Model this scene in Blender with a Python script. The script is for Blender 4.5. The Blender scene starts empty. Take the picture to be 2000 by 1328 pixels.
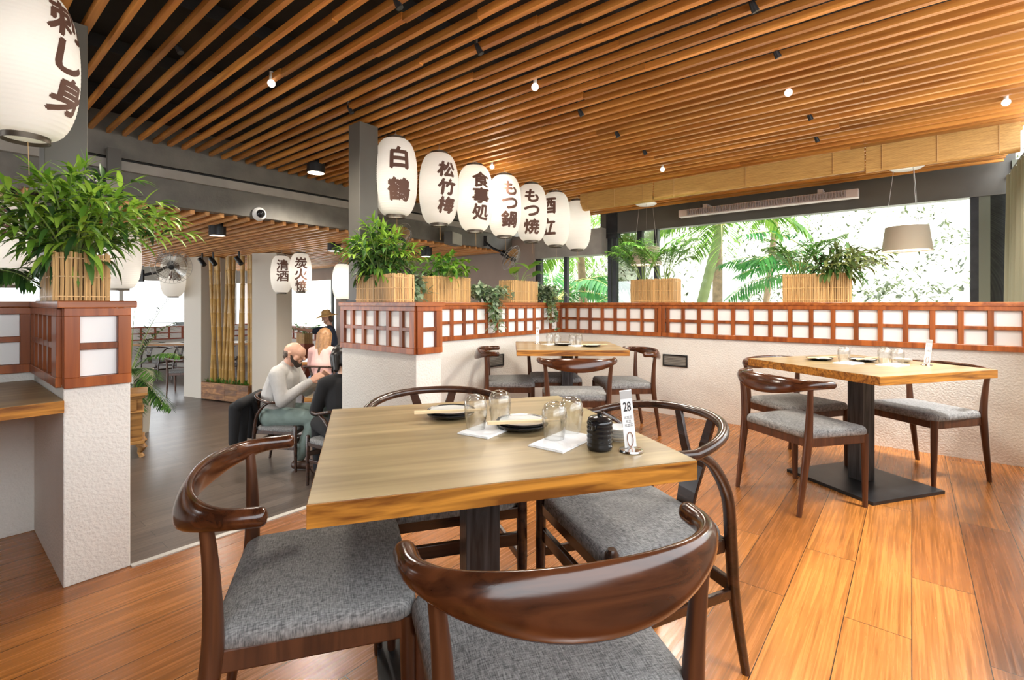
import bpy, bmesh, math, random
from mathutils import Vector, Matrix
random.seed(7)
S = bpy.context.scene
COL = S.collection
PI = math.pi
# ------------------------------------------------------------------ camera, sky, sun, exposure
CAMZ = 1.13
cd = bpy.data.cameras.new('camera'); cam = bpy.data.objects.new('camera', cd); COL.objects.link(cam)
cam.location = (0, 0, CAMZ); cam.rotation_euler = (PI/2, 0, 0)
cd.sensor_width = 36; cd.lens = 36*950/2000; cd.shift_y = -71/2000; cd.clip_start = 0.05; cd.clip_end = 300
S.camera = cam
W = bpy.data.worlds.new('sky'); S.world = W; W.use_nodes = True
bgn = W.node_tree.nodes['Background']; bgn.inputs[0].default_value = (0.93, 0.97, 1.0, 1); bgn.inputs[1].default_value = 1.5
sd = bpy.data.lights.new('sun', 'SUN'); sd.energy = 1.5; sd.angle = math.radians(5); sd.color = (1, .97, .93)
sun = bpy.data.objects.new('sun', sd); COL.objects.link(sun)
sun.rotation_euler = Vector((0.261, -0.344, 1.0)).to_track_quat('Z', 'Y').to_euler()
S.view_settings.view_transform = 'Standard'; S.view_settings.look = 'None'
S.view_settings.gamma = 1.0; S.view_settings.use_curve_mapping = False
S.view_settings.exposure = 1.95
S.cycles.use_denoising = True
S.cycles.max_bounces = 10; S.cycles.diffuse_bounces = 6; S.cycles.transparent_max_bounces = 16
S.cycles.sample_clamp_indirect = 6.0; S.cycles.caustics_reflective = False; S.cycles.caustics_refractive = False

# ------------------------------------------------------------------ room frame: u runs along the beam, v along the ceiling slats
RA = math.atan2(0.7725, 0.635)
CR, SR = math.cos(RA), math.sin(RA)
LOW = -0.58                                   # the lower dining floor
def R(u, v, z=0.0): return Vector((u*CR - v*SR, u*SR + v*CR, z))

# ------------------------------------------------------------------ mesh builder
class MB:
    def __init__(s): s.v = []; s.f = []; s.m = []
    def add(s, vs, fs, mi=0):
        b = len(s.v); s.v += [Vector(p) for p in vs]
        for f in fs: s.f.append([i+b for i in f]); s.m.append(mi)
        return s
    def box(s, x0, x1, y0, y1, z0, z1, mi=0, M=None):
        vs = [Vector(p) for p in ((x0,y0,z0),(x1,y0,z0),(x1,y1,z0),(x0,y1,z0),(x0,y0,z1),(x1,y0,z1),(x1,y1,z1),(x0,y1,z1))]
        if M is not None: vs = [M @ p for p in vs]
        return s.add(vs, [(0,3,2,1),(4,5,6,7),(0,1,5,4),(1,2,6,5),(2,3,7,6),(3,0,4,7)], mi)
    def bar(s, a, b, w, h, mi=0, up=(0,0,1)):
        a = Vector(a); b = Vector(b); d = (b-a); L = d.length; d.normalize(); up = Vector(up)
        if abs(d.dot(up)) > .98: up = Vector((0,1,0))
        x = d.cross(up).normalized(); y = x.cross(d)
        M = Matrix(((x.x,d.x,y.x,a.x),(x.y,d.y,y.y,a.y),(x.z,d.z,y.z,a.z),(0,0,0,1)))
        return s.box(-w/2, w/2, 0, L, -h/2, h/2, mi, M)
    def loft(s, rings, mi=0, cap=True, closed=False):
        n = len(rings[0]); vs = [p for r in rings for p in r]; fs = []
        m = len(rings)
        for i in range(m if closed else m-1):
            k = (i+1) % m
            for j in range(n):
                fs.append((i*n+j, i*n+(j+1)%n, k*n+(j+1)%n, k*n+j))
        if cap and not closed:
            fs.append(tuple(range(n-1, -1, -1))); fs.append(tuple((m-1)*n+j for j in range(n)))
        return s.add(vs, fs, mi)
    def tube(s, pts, rad, seg=10, mi=0, cap=True, sx=1.0, up=(0,0,1)):
        pts = [Vector(p) for p in pts]; n = len(pts)
        if not isinstance(rad, (list, tuple)): rad = [rad]*n
        rings = []; px = None
        for i in range(n):
            d = (pts[min(i+1,n-1)] - pts[max(i-1,0)]).normalized()
            u = Vector(up)
            if px is None:
                if abs(d.dot(u)) > .95: u = Vector((0,1,0))
                x = d.cross(u).normalized()
            else:
                x = (px - d*px.dot(d)).normalized()
            px = x; y = x.cross(d)
            rings.append([pts[i] + x*(math.cos(2*PI*k/seg)*rad[i]*sx) + y*(math.sin(2*PI*k/seg)*rad[i]) for k in range(seg)])
        return s.loft(rings, mi, cap)
    def lathe(s, prof, c=(0,0,0), seg=24, mi=0, cap=True):
        c = Vector(c)
        rings = [[c + Vector((r*math.cos(2*PI*k/seg), r*math.sin(2*PI*k/seg), z)) for k in range(seg)] for r, z in prof]
        return s.loft(rings, mi, cap)
    def ball(s, c, r, seg=12, mi=0):
        if not isinstance(r, (tuple, list)): r = (r, r, r)
        c = Vector(c); n = seg//2
        rings = []
        for i in range(1, n):
            a = PI*i/n
            rings.append([c + Vector((r[0]*math.sin(a)*math.cos(2*PI*k/seg), r[1]*math.sin(a)*math.sin(2*PI*k/seg), -r[2]*math.cos(a))) for k in range(seg)])
        b = len(s.v); s.loft(rings, mi, False)
        t = len(s.v); s.v += [c - Vector((0,0,r[2])), c + Vector((0,0,r[2]))]
        for k in range(seg):
            s.f.append([b+(k+1)%seg, b+k, t]); s.m.append(mi)
            o = b+(n-2)*seg; s.f.append([o+k, o+(k+1)%seg, t+1]); s.m.append(mi)
        return s
    def xf(s, M): s.v = [M @ p for p in s.v]; return s
    def mesh(s, name, mats, smooth=False, ang=40):
        me = bpy.data.meshes.new(name); me.from_pydata([tuple(p) for p in s.v], [], s.f)
        if not isinstance(mats, (list, tuple)): mats = [mats]
        for m in mats: me.materials.append(m)
        if len(mats) > 1: me.polygons.foreach_set('material_index', s.m)
        if smooth:
            me.polygons.foreach_set('use_smooth', [True]*len(me.polygons))
            if ang: me.set_sharp_from_angle(angle=math.radians(ang))
        me.update()
        return me
    def build(s, name, mats, parent=None, smooth=False, ang=40, bevel=0, seg=2):
        o = bpy.data.objects.new(name, s.mesh(name, mats, smooth, ang)); COL.objects.link(o)
        if parent is not None: o.parent = parent
        if bevel:
            b = o.modifiers.new('bevel', 'BEVEL'); b.width = bevel; b.segments = seg; b.limit_method = 'ANGLE'; b.angle_limit = math.radians(40)
        return o

def tag(o, label, cat, group=None, kind=None):
    o['label'] = label; o['category'] = cat
    if group: o['group'] = group
    if kind: o['kind'] = kind
    return o
def thing(name, label, cat, loc=(0,0,0), rz=0.0, group=None):
    o = bpy.data.objects.new(name, None); COL.objects.link(o); o.empty_display_size = .05
    o.location = loc; o.rotation_euler = (0, 0, rz)
    return tag(o, label, cat, group)
def structure(o): o['kind'] = 'structure'; return o
def room(o): o.rotation_euler = (0, 0, RA); return o
def dup(root, loc, rz, label, group=None):
    r = root.copy(); COL.objects.link(r); r.location = loc; r.rotation_euler = (0, 0, rz); r['label'] = label
    if group: r['group'] = group
    for ch in list(root.children):
        c = ch.copy(); COL.objects.link(c); c.parent = r
        for g in list(ch.children):
            d = g.copy(); COL.objects.link(d); d.parent = c
    return r
def cr(p, n=4):                                             # smooth a polyline (Catmull-Rom); each point may carry extra values
    p = [tuple(q) for q in p]; out = []
    for i in range(len(p)-1):
        a, b, c, d = p[max(i-1,0)], p[i], p[i+1], p[min(i+2,len(p)-1)]
        for k in range(n):
            t = k/n; out.append(tuple(.5*(2*b[j]+(c[j]-a[j])*t+(2*a[j]-5*b[j]+4*c[j]-d[j])*t*t+(3*b[j]-a[j]-3*c[j]+d[j])*t**3) for j in range(len(b))))
    return out + [p[-1]]
def face(dx, dy): return math.atan2(dy, dx) - PI/2          # rotation that turns local +Y to (dx,dy)

# ------------------------------------------------------------------ materials
def nt(name):
    m = bpy.data.materials.new(name); m.use_nodes = True; t = m.node_tree
    return m, t, t.nodes['Principled BSDF'], t.nodes.new, t.links.new
def plain(name, col, rough=.5, metal=0, spec=None, emit=None, noise=0, nscale=8, bump=0, bscale=60, island=0):
    m, t, p, N, L = nt(name)
    p.inputs['Base Color'].default_value = (*col, 1); p.inputs['Roughness'].default_value = rough; p.inputs['Metallic'].default_value = metal
    if spec is not None: p.inputs['Specular IOR Level'].default_value = spec
    if emit: p.inputs['Emission Color'].default_value = (*emit[0], 1); p.inputs['Emission Strength'].default_value = emit[1]
    tc = N('ShaderNodeTexCoord')
    if noise or island:
        hv = N('ShaderNodeHueSaturation'); hv.inputs['Color'].default_value = (*col, 1)
        mr = N('ShaderNodeMapRange'); mr.inputs['To Min'].default_value = 1-max(noise, island); mr.inputs['To Max'].default_value = 1+max(noise, island)
        if noise:
            n = N('ShaderNodeTexNoise'); n.inputs['Scale'].default_value = nscale; n.inputs['Detail'].default_value = 5
            L(tc.outputs['Object'], n.inputs['Vector']); L(n.outputs['Fac'], mr.inputs['Value']); mr.inputs['From Min'].default_value = .3; mr.inputs['From Max'].default_value = .7
        else:
            g = N('ShaderNodeNewGeometry'); L(g.outputs['Random Per Island'], mr.inputs['Value'])
        L(mr.outputs[0], hv.inputs['Value']); L(hv.outputs[0], p.inputs['Base Color'])
    if bump:
        n2 = N('ShaderNodeTexNoise'); n2.inputs['Scale'].default_value = bscale; n2.inputs['Detail'].default_value = 4
        L(tc.outputs['Object'], n2.inputs['Vector'])
        b = N('ShaderNodeBump'); b.inputs['Strength'].default_value = bump; b.inputs['Distance'].default_value = .01
        L(n2.outputs['Fac'], b.inputs['Height']); L(b.outputs[0], p.inputs['Normal'])
    return m
def wood(name, dark, light, axis=0, rough=.35, scale=1.0, dens=14, island=0, contrast=.5, spec=.5):
    m, t, p, N, L = nt(name)
    tc = N('ShaderNodeTexCoord'); mp = N('ShaderNodeMapping')
    sc = [dens*scale]*3; sc[axis] = dens*scale*.07
    mp.inputs['Scale'].default_value = sc
    L(tc.outputs['Object'], mp.inputs['Vector'])
    n = N('ShaderNodeTexNoise'); n.inputs['Scale'].default_value = 1.6; n.inputs['Detail'].default_value = 8; n.inputs['Distortion'].default_value = 1.2
    L(mp.outputs[0], n.inputs['Vector'])
    r = N('ShaderNodeValToRGB'); r.color_ramp.elements[0].position = .5-contrast*.5*.6; r.color_ramp.elements[1].position = .5+contrast*.5*.6
    r.color_ramp.elements[0].color = (*dark, 1); r.color_ramp.elements[1].color = (*light, 1)
    L(n.outputs['Fac'], r.inputs[0])
    out = r.outputs[0]
    if island:
        g = N('ShaderNodeNewGeometry'); mr = N('ShaderNodeMapRange'); mr.inputs['To Min'].default_value = 1-island; mr.inputs['To Max'].default_value = 1+island
        L(g.outputs['Random Per Island'], mr.inputs['Value'])
        hv = N('ShaderNodeHueSaturation'); L(out, hv.inputs['Color']); L(mr.outputs[0], hv.inputs['Value']); out = hv.outputs[0]
    L(out, p.inputs['Base Color'])
    p.inputs['Roughness'].default_value = rough; p.inputs['Specular IOR Level'].default_value = spec
    b = N('ShaderNodeBump'); b.inputs['Strength'].default_value = .12; b.inputs['Distance'].default_value = .003
    L(n.outputs['Fac'], b.inputs['Height']); L(b.outputs[0], p.inputs['Normal'])
    return m
def planks(name, cols, rough, bw=1.3, rh=.19, grain=.5, mort=(.03,.015,.006), mw=.0015):
    m, t, p, N, L = nt(name)
    tc = N('ShaderNodeTexCoord')
    br = N('ShaderNodeTexBrick'); br.inputs['Scale'].default_value = 1; br.inputs['Brick Width'].default_value = bw; br.inputs['Row Height'].default_value = rh
    br.inputs['Mortar Size'].default_value = mw; br.inputs['Mortar'].default_value = (*mort, 1); br.inputs['Color1'].default_value = (*cols[0], 1); br.inputs['Color2'].default_value = (*cols[1], 1)
    br.offset = .37
    L(tc.outputs['Object'], br.inputs['Vector'])
    mp = N('ShaderNodeMapping'); mp.inputs['Scale'].default_value = (2.0, 75, 75)
    add = N('ShaderNodeVectorMath'); add.operation = 'MULTIPLY_ADD'; add.inputs[1].default_value = (7, 7, 7)
    L(br.outputs['Color'], add.inputs[0]); L(tc.outputs['Object'], add.inputs[2]); L(add.outputs[0], mp.inputs['Vector'])
    n = N('ShaderNodeTexNoise'); n.inputs['Scale'].default_value = 1; n.inputs['Detail'].default_value = 7; n.inputs['Distortion'].default_value = 1.1
    L(mp.outputs[0], n.inputs['Vector'])
    r = N('ShaderNodeMapRange'); r.inputs['From Min'].default_value = .3; r.inputs['From Max'].default_value = .7; r.inputs['To Min'].default_value = 1-grain; r.inputs['To Max'].default_value = 1+grain*.8
    L(n.outputs['Fac'], r.inputs['Value'])
    n3 = N('ShaderNodeTexNoise'); n3.inputs['Scale'].default_value = 2.2; n3.inputs['Detail'].default_value = 3; L(tc.outputs['Object'], n3.inputs['Vector'])
    r3 = N('ShaderNodeMapRange'); r3.inputs['From Min'].default_value = .3; r3.inputs['From Max'].default_value = .7; r3.inputs['To Min'].default_value = .82; r3.inputs['To Max'].default_value = 1.15
    L(n3.outputs['Fac'], r3.inputs['Value'])
    mu = N('ShaderNodeMath'); mu.operation = 'MULTIPLY'; L(r.outputs[0], mu.inputs[0]); L(r3.outputs[0], mu.inputs[1])
    hv = N('ShaderNodeHueSaturation'); L(br.outputs['Color'], hv.inputs['Color']); L(mu.outputs[0], hv.inputs['Value'])
    L(hv.outputs[0], p.inputs['Base Color'])
    p.inputs['Specular IOR Level'].default_value = .65
    rr = N('ShaderNodeMapRange'); rr.inputs['To Min'].default_value = rough-.07; rr.inputs['To Max'].default_value = rough+.1; L(n.outputs['Fac'], rr.inputs['Value']); L(rr.outputs[0], p.inputs['Roughness'])
    b = N('ShaderNodeBump'); b.inputs['Strength'].default_value = .15; b.inputs['Distance'].default_value = .003
    L(n.outputs['Fac'], b.inputs['Height']); L(b.outputs[0], p.inputs['Normal'])
    return m
def fabric(name, c1, c2):
    m, t, p, N, L = nt(name)
    tc = N('ShaderNodeTexCoord'); outs = []
    for s in ((620, 60, 60), (60, 620, 60)):
        mp = N('ShaderNodeMapping'); mp.inputs['Scale'].default_value = s; L(tc.outputs['Object'], mp.inputs['Vector'])
        n = N('ShaderNodeTexNoise'); n.inputs['Scale'].default_value = 1; n.inputs['Detail'].default_value = 4; L(mp.outputs[0], n.inputs['Vector']); outs.append(n)
    a = N('ShaderNodeMath'); a.operation = 'ADD'; L(outs[0].outputs['Fac'], a.inputs[0]); L(outs[1].outputs['Fac'], a.inputs[1])
    r = N('ShaderNodeValToRGB'); r.color_ramp.elements[0].position = .38; r.color_ramp.elements[1].position = .62
    h = N('ShaderNodeMath'); h.operation = 'MULTIPLY'; h.inputs[1].default_value = .5; L(a.outputs[0], h.inputs[0])
    r.color_ramp.elements[0].color = (*c1, 1); r.color_ramp.elements[1].color = (*c2, 1); L(h.outputs[0], r.inputs[0]); L(r.outputs[0], p.inputs['Base Color'])
    p.inputs['Roughness'].default_value = .9; p.inputs['Specular IOR Level'].default_value = .15
    b = N('ShaderNodeBump'); b.inputs['Strength'].default_value = .35; b.inputs['Distance'].default_value = .003; L(h.outputs[0], b.inputs['Height']); L(b.outputs[0], p.inputs['Normal'])
    return m
def leaf(name, c1, c2, tr=.35, rough=.45):
    m = bpy.data.materials.new(name); m.use_nodes = True; t = m.node_tree; p = t.nodes['Principled BSDF']; N = t.nodes.new; L = t.links.new
    g = N('ShaderNodeNewGeometry'); r = N('ShaderNodeValToRGB'); r.color_ramp.elements[0].color = (*c1, 1); r.color_ramp.elements[1].color = (*c2, 1)
    L(g.outputs['Random Per Island'], r.inputs[0]); L(r.outputs[0], p.inputs['Base Color']); p.inputs['Roughness'].default_value = rough
    tl = N('ShaderNodeBsdfTranslucent'); L(r.outputs[0], tl.inputs['Color'])
    mx = N('ShaderNodeMixShader'); mx.inputs[0].default_value = tr; L(p.outputs[0], mx.inputs[1]); L(tl.outputs[0], mx.inputs[2])
    L(mx.outputs[0], t.nodes['Material Output'].inputs['Surface'])
    return m
def paper(name, col, tr=.35):
    m = bpy.data.materials.new(name); m.use_nodes = True; t = m.node_tree; p = t.nodes['Principled BSDF']; N = t.nodes.new; L = t.links.new
    p.inputs['Base Color'].default_value = (*col, 1); p.inputs['Roughness'].default_value = .75
    tl = N('ShaderNodeBsdfTranslucent'); tl.inputs['Color'].default_value = (*col, 1)
    mx = N('ShaderNodeMixShader'); mx.inputs[0].default_value = tr; L(p.outputs[0], mx.inputs[1]); L(tl.outputs[0], mx.inputs[2])
    L(mx.outputs[0], t.nodes['Material Output'].inputs['Surface'])
    return m
def clear(name, tint=(1,1,1), refl=.04, rough=.02, fres=1.7):
    m = bpy.data.materials.new(name); m.use_nodes = True; t = m.node_tree; t.nodes.remove(t.nodes['Principled BSDF']); N = t.nodes.new; L = t.links.new
    tr = N('ShaderNodeBsdfTransparent'); tr.inputs[0].default_value = (*tint, 1); gl = N('ShaderNodeBsdfGlossy'); gl.inputs['Roughness'].default_value = rough
    lw = N('ShaderNodeLayerWeight'); lw.inputs[0].default_value = .5
    pw = N('ShaderNodeMath'); pw.operation = 'POWER'; pw.inputs[1].default_value = 2.6; L(lw.outputs['Facing'], pw.inputs[0])
    ad = N('ShaderNodeMath'); ad.operation = 'MULTIPLY_ADD'; ad.use_clamp = True; ad.inputs[1].default_value = fres-1; ad.inputs[2].default_value = refl; L(pw.outputs[0], ad.inputs[0])
    mx = N('ShaderNodeMixShader'); L(ad.outputs[0], mx.inputs[0]); L(tr.outputs[0], mx.inputs[1]); L(gl.outputs[0], mx.inputs[2]); L(mx.outputs[0], t.nodes['Material Output'].inputs['Surface'])
    return m
mt = {}
mt['floor'] = planks('orange_floor_planks', ((.40,.150,.032),(.27,.092,.019)), .25, grain=.40)
mt['lowfloor'] = planks('grey_brown_planks', ((.14,.107,.086),(.095,.07,.057)), .30, bw=1.1, rh=.13, grain=.4, mort=(.01,.008,.006))
mt['slat'] = wood('cedar_slats', (.40,.14,.024), (.68,.30,.065), axis=1, rough=.42, island=.28, dens=10)
mt['lowslat'] = wood('red_cedar_slats', (.60,.25,.07), (.84,.44,.16), axis=1, rough=.4, island=.25, dens=10)
mt['black'] = plain('black_ceiling', (.012,.011,.010), .7, noise=.5, nscale=5)
mt['beam'] = plain('grey_painted_timber', (.15,.14,.12), .5, noise=.22, nscale=6, bump=.15)
mt['beamlight'] = plain('grey_painted_ledge', (.34,.32,.285), .5, noise=.15, nscale=5)
mt['post'] = plain('dark_grey_steel', (.095,.088,.075), .42, noise=.12, nscale=3)
mt['plaster'] = plain('cream_plaster', (.71,.69,.645), .75, noise=.05, nscale=2.5, bump=.5, bscale=75)
mt['red'] = wood('red_jarrah', (.17,.04,.010), (.36,.10,.022), axis=2, rough=.3, island=.25, dens=9)
mt['cap'] = wood('red_jarrah_cap', (.20,.05,.012), (.40,.125,.03), axis=0, rough=.28, dens=9)
mt['pane'] = plain('white_acrylic', (.84,.84,.83), .35)
mt['walnut'] = wood('walnut', (.030,.009,.004), (.095,.030,.011), axis=0, rough=.17, dens=16, spec=.6)
mt['walnutleg'] = wood('walnut_leg', (.05,.018,.009), (.12,.045,.02), axis=2, rough=.3, dens=16)
mt['darkchair'] = wood('dark_walnut', (.022,.010,.006), (.06,.024,.013), axis=0, rough=.24, dens=14, spec=.6)
mt['fabric'] = fabric('grey_weave', (.10,.102,.104), (.36,.36,.355))
mt['tabletop'] = wood('weathered_oak_top', (.20,.14,.068), (.46,.345,.18), axis=0, rough=.30, dens=8, contrast=.75)
mt['tableedge'] = wood('orange_oak_edge', (.15,.048,.006), (.56,.24,.035), axis=0, rough=.35, dens=26, contrast=.55)
mt['counter'] = wood('worn_counter_top', (.20,.125,.055), (.36,.24,.11), axis=0, rough=.4, dens=7, contrast=.6)
mt['iron'] = plain('black_steel', (.016,.017,.019), .38, metal=.3, noise=.5, nscale=9)
mt['ironwood'] = wood('blackened_timber', (.010,.010,.011), (.055,.055,.058), axis=2, rough=.45, dens=22, contrast=.4)
mt['paper'] = paper('lantern_paper', (.93,.91,.87), .42)
mt['ink'] = plain('brown_ink', (.13,.062,.042), .7)
mt['brass'] = plain('dark_bronze_ring', (.10,.08,.06), .4, metal=.6)
mt['wire'] = plain('steel_wire', (.45,.43,.40), .35, metal=.8)
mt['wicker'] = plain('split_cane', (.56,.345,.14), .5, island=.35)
mt['wickerdark'] = plain('dark_cane_core', (.16,.09,.04), .8)  # dark brown for the liner inside the canes
mt['soil'] = plain('potting_soil', (.03,.022,.015), .95, noise=.4, nscale=30)
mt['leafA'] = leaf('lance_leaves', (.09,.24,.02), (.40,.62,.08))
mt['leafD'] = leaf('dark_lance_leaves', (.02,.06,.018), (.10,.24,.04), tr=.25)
mt['leafP'] = leaf('palm_leaves', (.05,.18,.03), (.20,.44,.07))
mt['leafV'] = leaf('variegated_leaves', (.07,.16,.07), (.42,.50,.34), tr=.2)
mt['leafH'] = leaf('heart_leaves', (.10,.30,.03), (.28,.50,.05), tr=.35)
mt['leafO'] = leaf('olive_leaves', (.06,.10,.025), (.26,.30,.10), tr=.25)
mt['stem'] = plain('green_stem', (.22,.32,.08), .5)
mt['bstem'] = plain('brown_stem', (.14,.09,.05), .6)
mt['white'] = plain('white_enamel', (.82,.82,.80), .3)
mt['china'] = plain('white_china', (.66,.65,.62), .18)
mt['plateblack'] = plain('black_glaze', (.018,.018,.02), .25, noise=.5, nscale=30)
mt['napkin'] = plain('white_paper_napkin', (.86,.86,.86), .85, bump=.1, bscale=120)
mt['chop'] = plain('pale_bamboo_chopstick', (.78,.60,.36), .5)
mt['soy'] = plain('black_stoneware', (.010,.010,.011), .16)
mt['glass'] = clear('drinking_glass', (.99,.995,.99), .06, .03, 2.0)
_t = mt['glass'].node_tree; _o = _t.nodes['Material Output']; _s = _o.inputs['Surface'].links[0].from_socket; _g = _t.nodes.new('ShaderNodeBsdfGlass'); _g.inputs['IOR'].default_value = 1.45; _g.inputs['Roughness'].default_value = 0
_m = _t.nodes.new('ShaderNodeMixShader'); _m.inputs[0].default_value = .08; _t.links.new(_s, _m.inputs[1]); _t.links.new(_g.outputs[0], _m.inputs[2]); _t.links.new(_m.outputs[0], _o.inputs['Surface'])
mt['window'] = clear('window_glass', (.95,.97,.96), .01, .0, 1.4)
mt['tint'] = clear('dark_window_glass', (.50,.54,.50), .16, .02, 1.5)
mt['chrome'] = plain('chrome', (.75,.74,.72), .15, metal=1)
mt['blind'] = None
mt['shade'] = paper('beige_lampshade', (.50,.43,.33), .12)
mt['curtain'] = paper('olive_curtain', (.36,.36,.27), .25)
mt['bamboo'] = plain('yellow_bamboo', (.50,.30,.09), .35, noise=.3, nscale=4)
mt['skin'] = plain('skin', (.60,.33,.23), .5, noise=.06, nscale=14)
mt['skin2'] = plain('fair_skin', (.70,.45,.33), .5)
mt['cardwhite'] = plain('white_card', (.88,.87,.86), .5)
mt['cardgrey'] = plain('grey_print', (.42,.41,.40), .6)
mt['textblack'] = plain('black_print', (.03,.03,.035), .6)
mt['heater'] = plain('pale_heater_body', (.62,.55,.54), .35, metal=.3)
mt['bulb'] = plain('frosted_bulb', (.9,.88,.84), .4, emit=((1,.93,.82), .35))
mt['lampglow'] = plain('lit_diffuser', (.9,.86,.78), .5, emit=((1,.86,.66), 1.1))
# ------------------------------------------------------------------ matchstick blind cloth
def blindmat():
    m, t, p, N, L = nt('matchstick_bamboo')
    tc = N('ShaderNodeTexCoord'); wv = N('ShaderNodeTexWave'); wv.bands_direction = 'Z'; wv.inputs['Scale'].default_value = 55; wv.inputs['Distortion'].default_value = .6
    L(tc.outputs['Object'], wv.inputs['Vector'])
    mp = N('ShaderNodeMapping'); mp.inputs['Scale'].default_value = (8, 8, 160); L(tc.outputs['Object'], mp.inputs['Vector'])
    n = N('ShaderNodeTexNoise'); n.inputs['Scale'].default_value = 1; L(mp.outputs[0], n.inputs['Vector'])
    mu = N('ShaderNodeMath'); mu.operation = 'MULTIPLY_ADD'; mu.inputs[1].default_value = .45; L(wv.outputs['Fac'], mu.inputs[0]); L(n.outputs['Fac'], mu.inputs[2])
    r = N('ShaderNodeValToRGB'); r.color_ramp.elements[0].position = .3; r.color_ramp.elements[1].position = .95
    r.color_ramp.elements[0].color = (.30,.145,.032,1); r.color_ramp.elements[1].color = (.62,.37,.115,1); L(mu.outputs[0], r.inputs[0]); L(r.outputs[0], p.inputs['Base Color'])
    p.inputs['Roughness'].default_value = .55
    return m
mt['blind'] = blindmat()

# ------------------------------------------------------------------ floors and platform
b = MB(); b.box(-2.3, 6.6, -.9, 2.6, LOW, 0); b.box(2.02, 6.6, 2.6, 3.42, LOW, 0); b.box(-2.3, .575, 2.6, 3.5, LOW, 0)
structure(room(b.build('floor', mt['floor'])))
b = MB(); b.box(-6, 6.45, 2.6, 16, LOW-.1, LOW)
structure(room(b.build('floor_lower', mt['lowfloor'])))
b = MB(); b.box(.575, 2.02, 2.60, 2.9, LOW, -.19); b.box(.575, 2.02, 2.9, 3.2, LOW, -.385)
structure(room(b.build('trim_steps', mt['lowfloor'])))
b = MB(); b.box(.575, 2.06, 2.575, 2.607, 0, .006)
structure(room(b.build('trim_nosing', plain('aluminium_nosing', (.55,.53,.50), .4, metal=.4))))

# ------------------------------------------------------------------ half walls
ZL, ZT = .805, 1.112
b = MB(); b.box(.36, .575, 2.6, 3.38, 0, ZL); b.box(-2.5, .575, 3.38, 3.56, 0, ZL)
b.box(.40, .535, 2.64, 3.38, ZL, ZT); b.box(-2.5, .535, 3.42, 3.52, ZL, ZT)
structure(room(b.build('wall_left', mt['plaster'], bevel=.004)))
b = MB(); b.box(2.08, 2.30, 2.53, 3.42, 0, ZL); b.box(2.30, 4.84, 3.25, 3.42, 0, ZL)
b.box(2.12, 2.26, 2.57, 3.38, ZL, ZT); b.box(2.26, 4.84, 3.29, 3.38, ZL, ZT)
b.box(2.08, 2.30, 2.60, 3.42, LOW, 0); b.box(2.30, 4.84, 3.42, 3.43, LOW, 0)
structure(room(b.build('wall_divider', mt['plaster'], bevel=.004)))
b = MB(); b.box(4.84, 5.02, -.62, 3.42, 0, ZL); b.box(4.88, 4.98, -.62, 3.42, ZL, ZT)
structure(room(b.build('wall_window', mt['plaster'])))
b = MB(); b.box(-2.3, 4.84, -.86, -.68, 0, ZL); b.box(-2.3, 4.84, -.82, -.72, ZL, ZT)
structure(room(b.build('wall_right', mt['plaster'])))
b = MB(); b.box(-2.42, -2.3, -.88, 3.6, 0, 2.75); structure(room(b.build('wall_back', wood('dark_unseen_wall', (.06,.03,.015), (.12,.06,.03), axis=2))))  # unseen wall, added and kept dark to cut light on the slat sides
# caps, each a continuous timber rail
for i, boxes in enumerate((((-2.5,.36,3.36,3.58),(.34,.595,2.58,3.58)), ((2.06,2.32,2.51,3.44),(2.32,4.82,3.23,3.44)), ((4.82,5.05,-.64,3.44),), ((-2.3,4.82,-.88,-.66),))):
    b = MB()
    for x0, x1, y0, y1 in boxes: b.box(x0, x1, y0, y1, ZT, 1.142)
    structure(room(b.build('trim_cap_%s' % ('left','divider','window','right')[i], mt['cap'], bevel=.004)))

# lattice screens: jarrah grid in front of white acrylic panes, one screen per wall face
def screen(label, axis, c, lo, hi, bars, side, stile=(.045, .045), bw=.032, extra=(), panes=True):
    # axis 'u': runs along u at v=c ; axis 'v': runs along v at u=c ; side = sign of outward normal
    root = thing('lattice_screen', label, 'lattice screen'); room(root)
    fr = MB()
    def bx(mb, a0, a1, d0, d1, z0, z1):
        d0, d1 = sorted((c+side*d0, c+side*d1))
        if axis == 'u': mb.box(a0, a1, d0, d1, z0, z1)
        else: mb.box(d0, d1, a0, a1, z0, z1)
    t, k = .014, -.03
    bx(fr, lo, hi, k, t, ZT-.032, ZT-.0005); bx(fr, lo, hi, k, t+.004, ZL-.012, ZL+.028)
    bx(fr, lo, lo+stile[0], k, t+.002, ZL+.028, ZT-.032); bx(fr, hi-stile[1], hi, k, t+.002, ZL+.028, ZT-.032)
    zm = (ZL+ZT)/2 - .002
    edges = sorted([lo+stile[0]] + [e for x in bars for e in (x-bw/2, x+bw/2)] + [hi-stile[1]])
    for x in bars: bx(fr, x-bw/2, x+bw/2, k, t-.002, ZL+.028, ZT-.032)
    for i in range(0, len(edges), 2): bx(fr, edges[i], edges[i+1], k, t-.003, zm-.013, zm+.013)
    fr.build('frame', mt['red'], root, bevel=.0015, seg=1)
    if panes:
        pn = MB()
        for i in range(0, len(edges), 2):
            for z0, z1 in ((ZL+.03, zm-.014), (zm+.014, ZT-.034)):
                bx(pn, edges[i]+.001, edges[i+1]-.001, -.018, -.008, z0, z1)
        pn.build('pane', mt['pane'], root)
    return root
screen('two-pane lattice screen on the front end of the near left pier', 'u', 2.6, .36, .575, (), -1, (.048, .045))
screen('dark slotted lattice screen on the inner side of the near left pier', 'v', .36, 2.64, 3.38, [2.76+.125*i for i in range(5)], -1, (.09, .05), bw=.04)
screen('lattice screen on the wall behind the worn counter at the left edge', 'u', 3.38, -1.5, .36, [-1.19+.16*2*i for i in range(5)], -1, (.045, .05))
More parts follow.
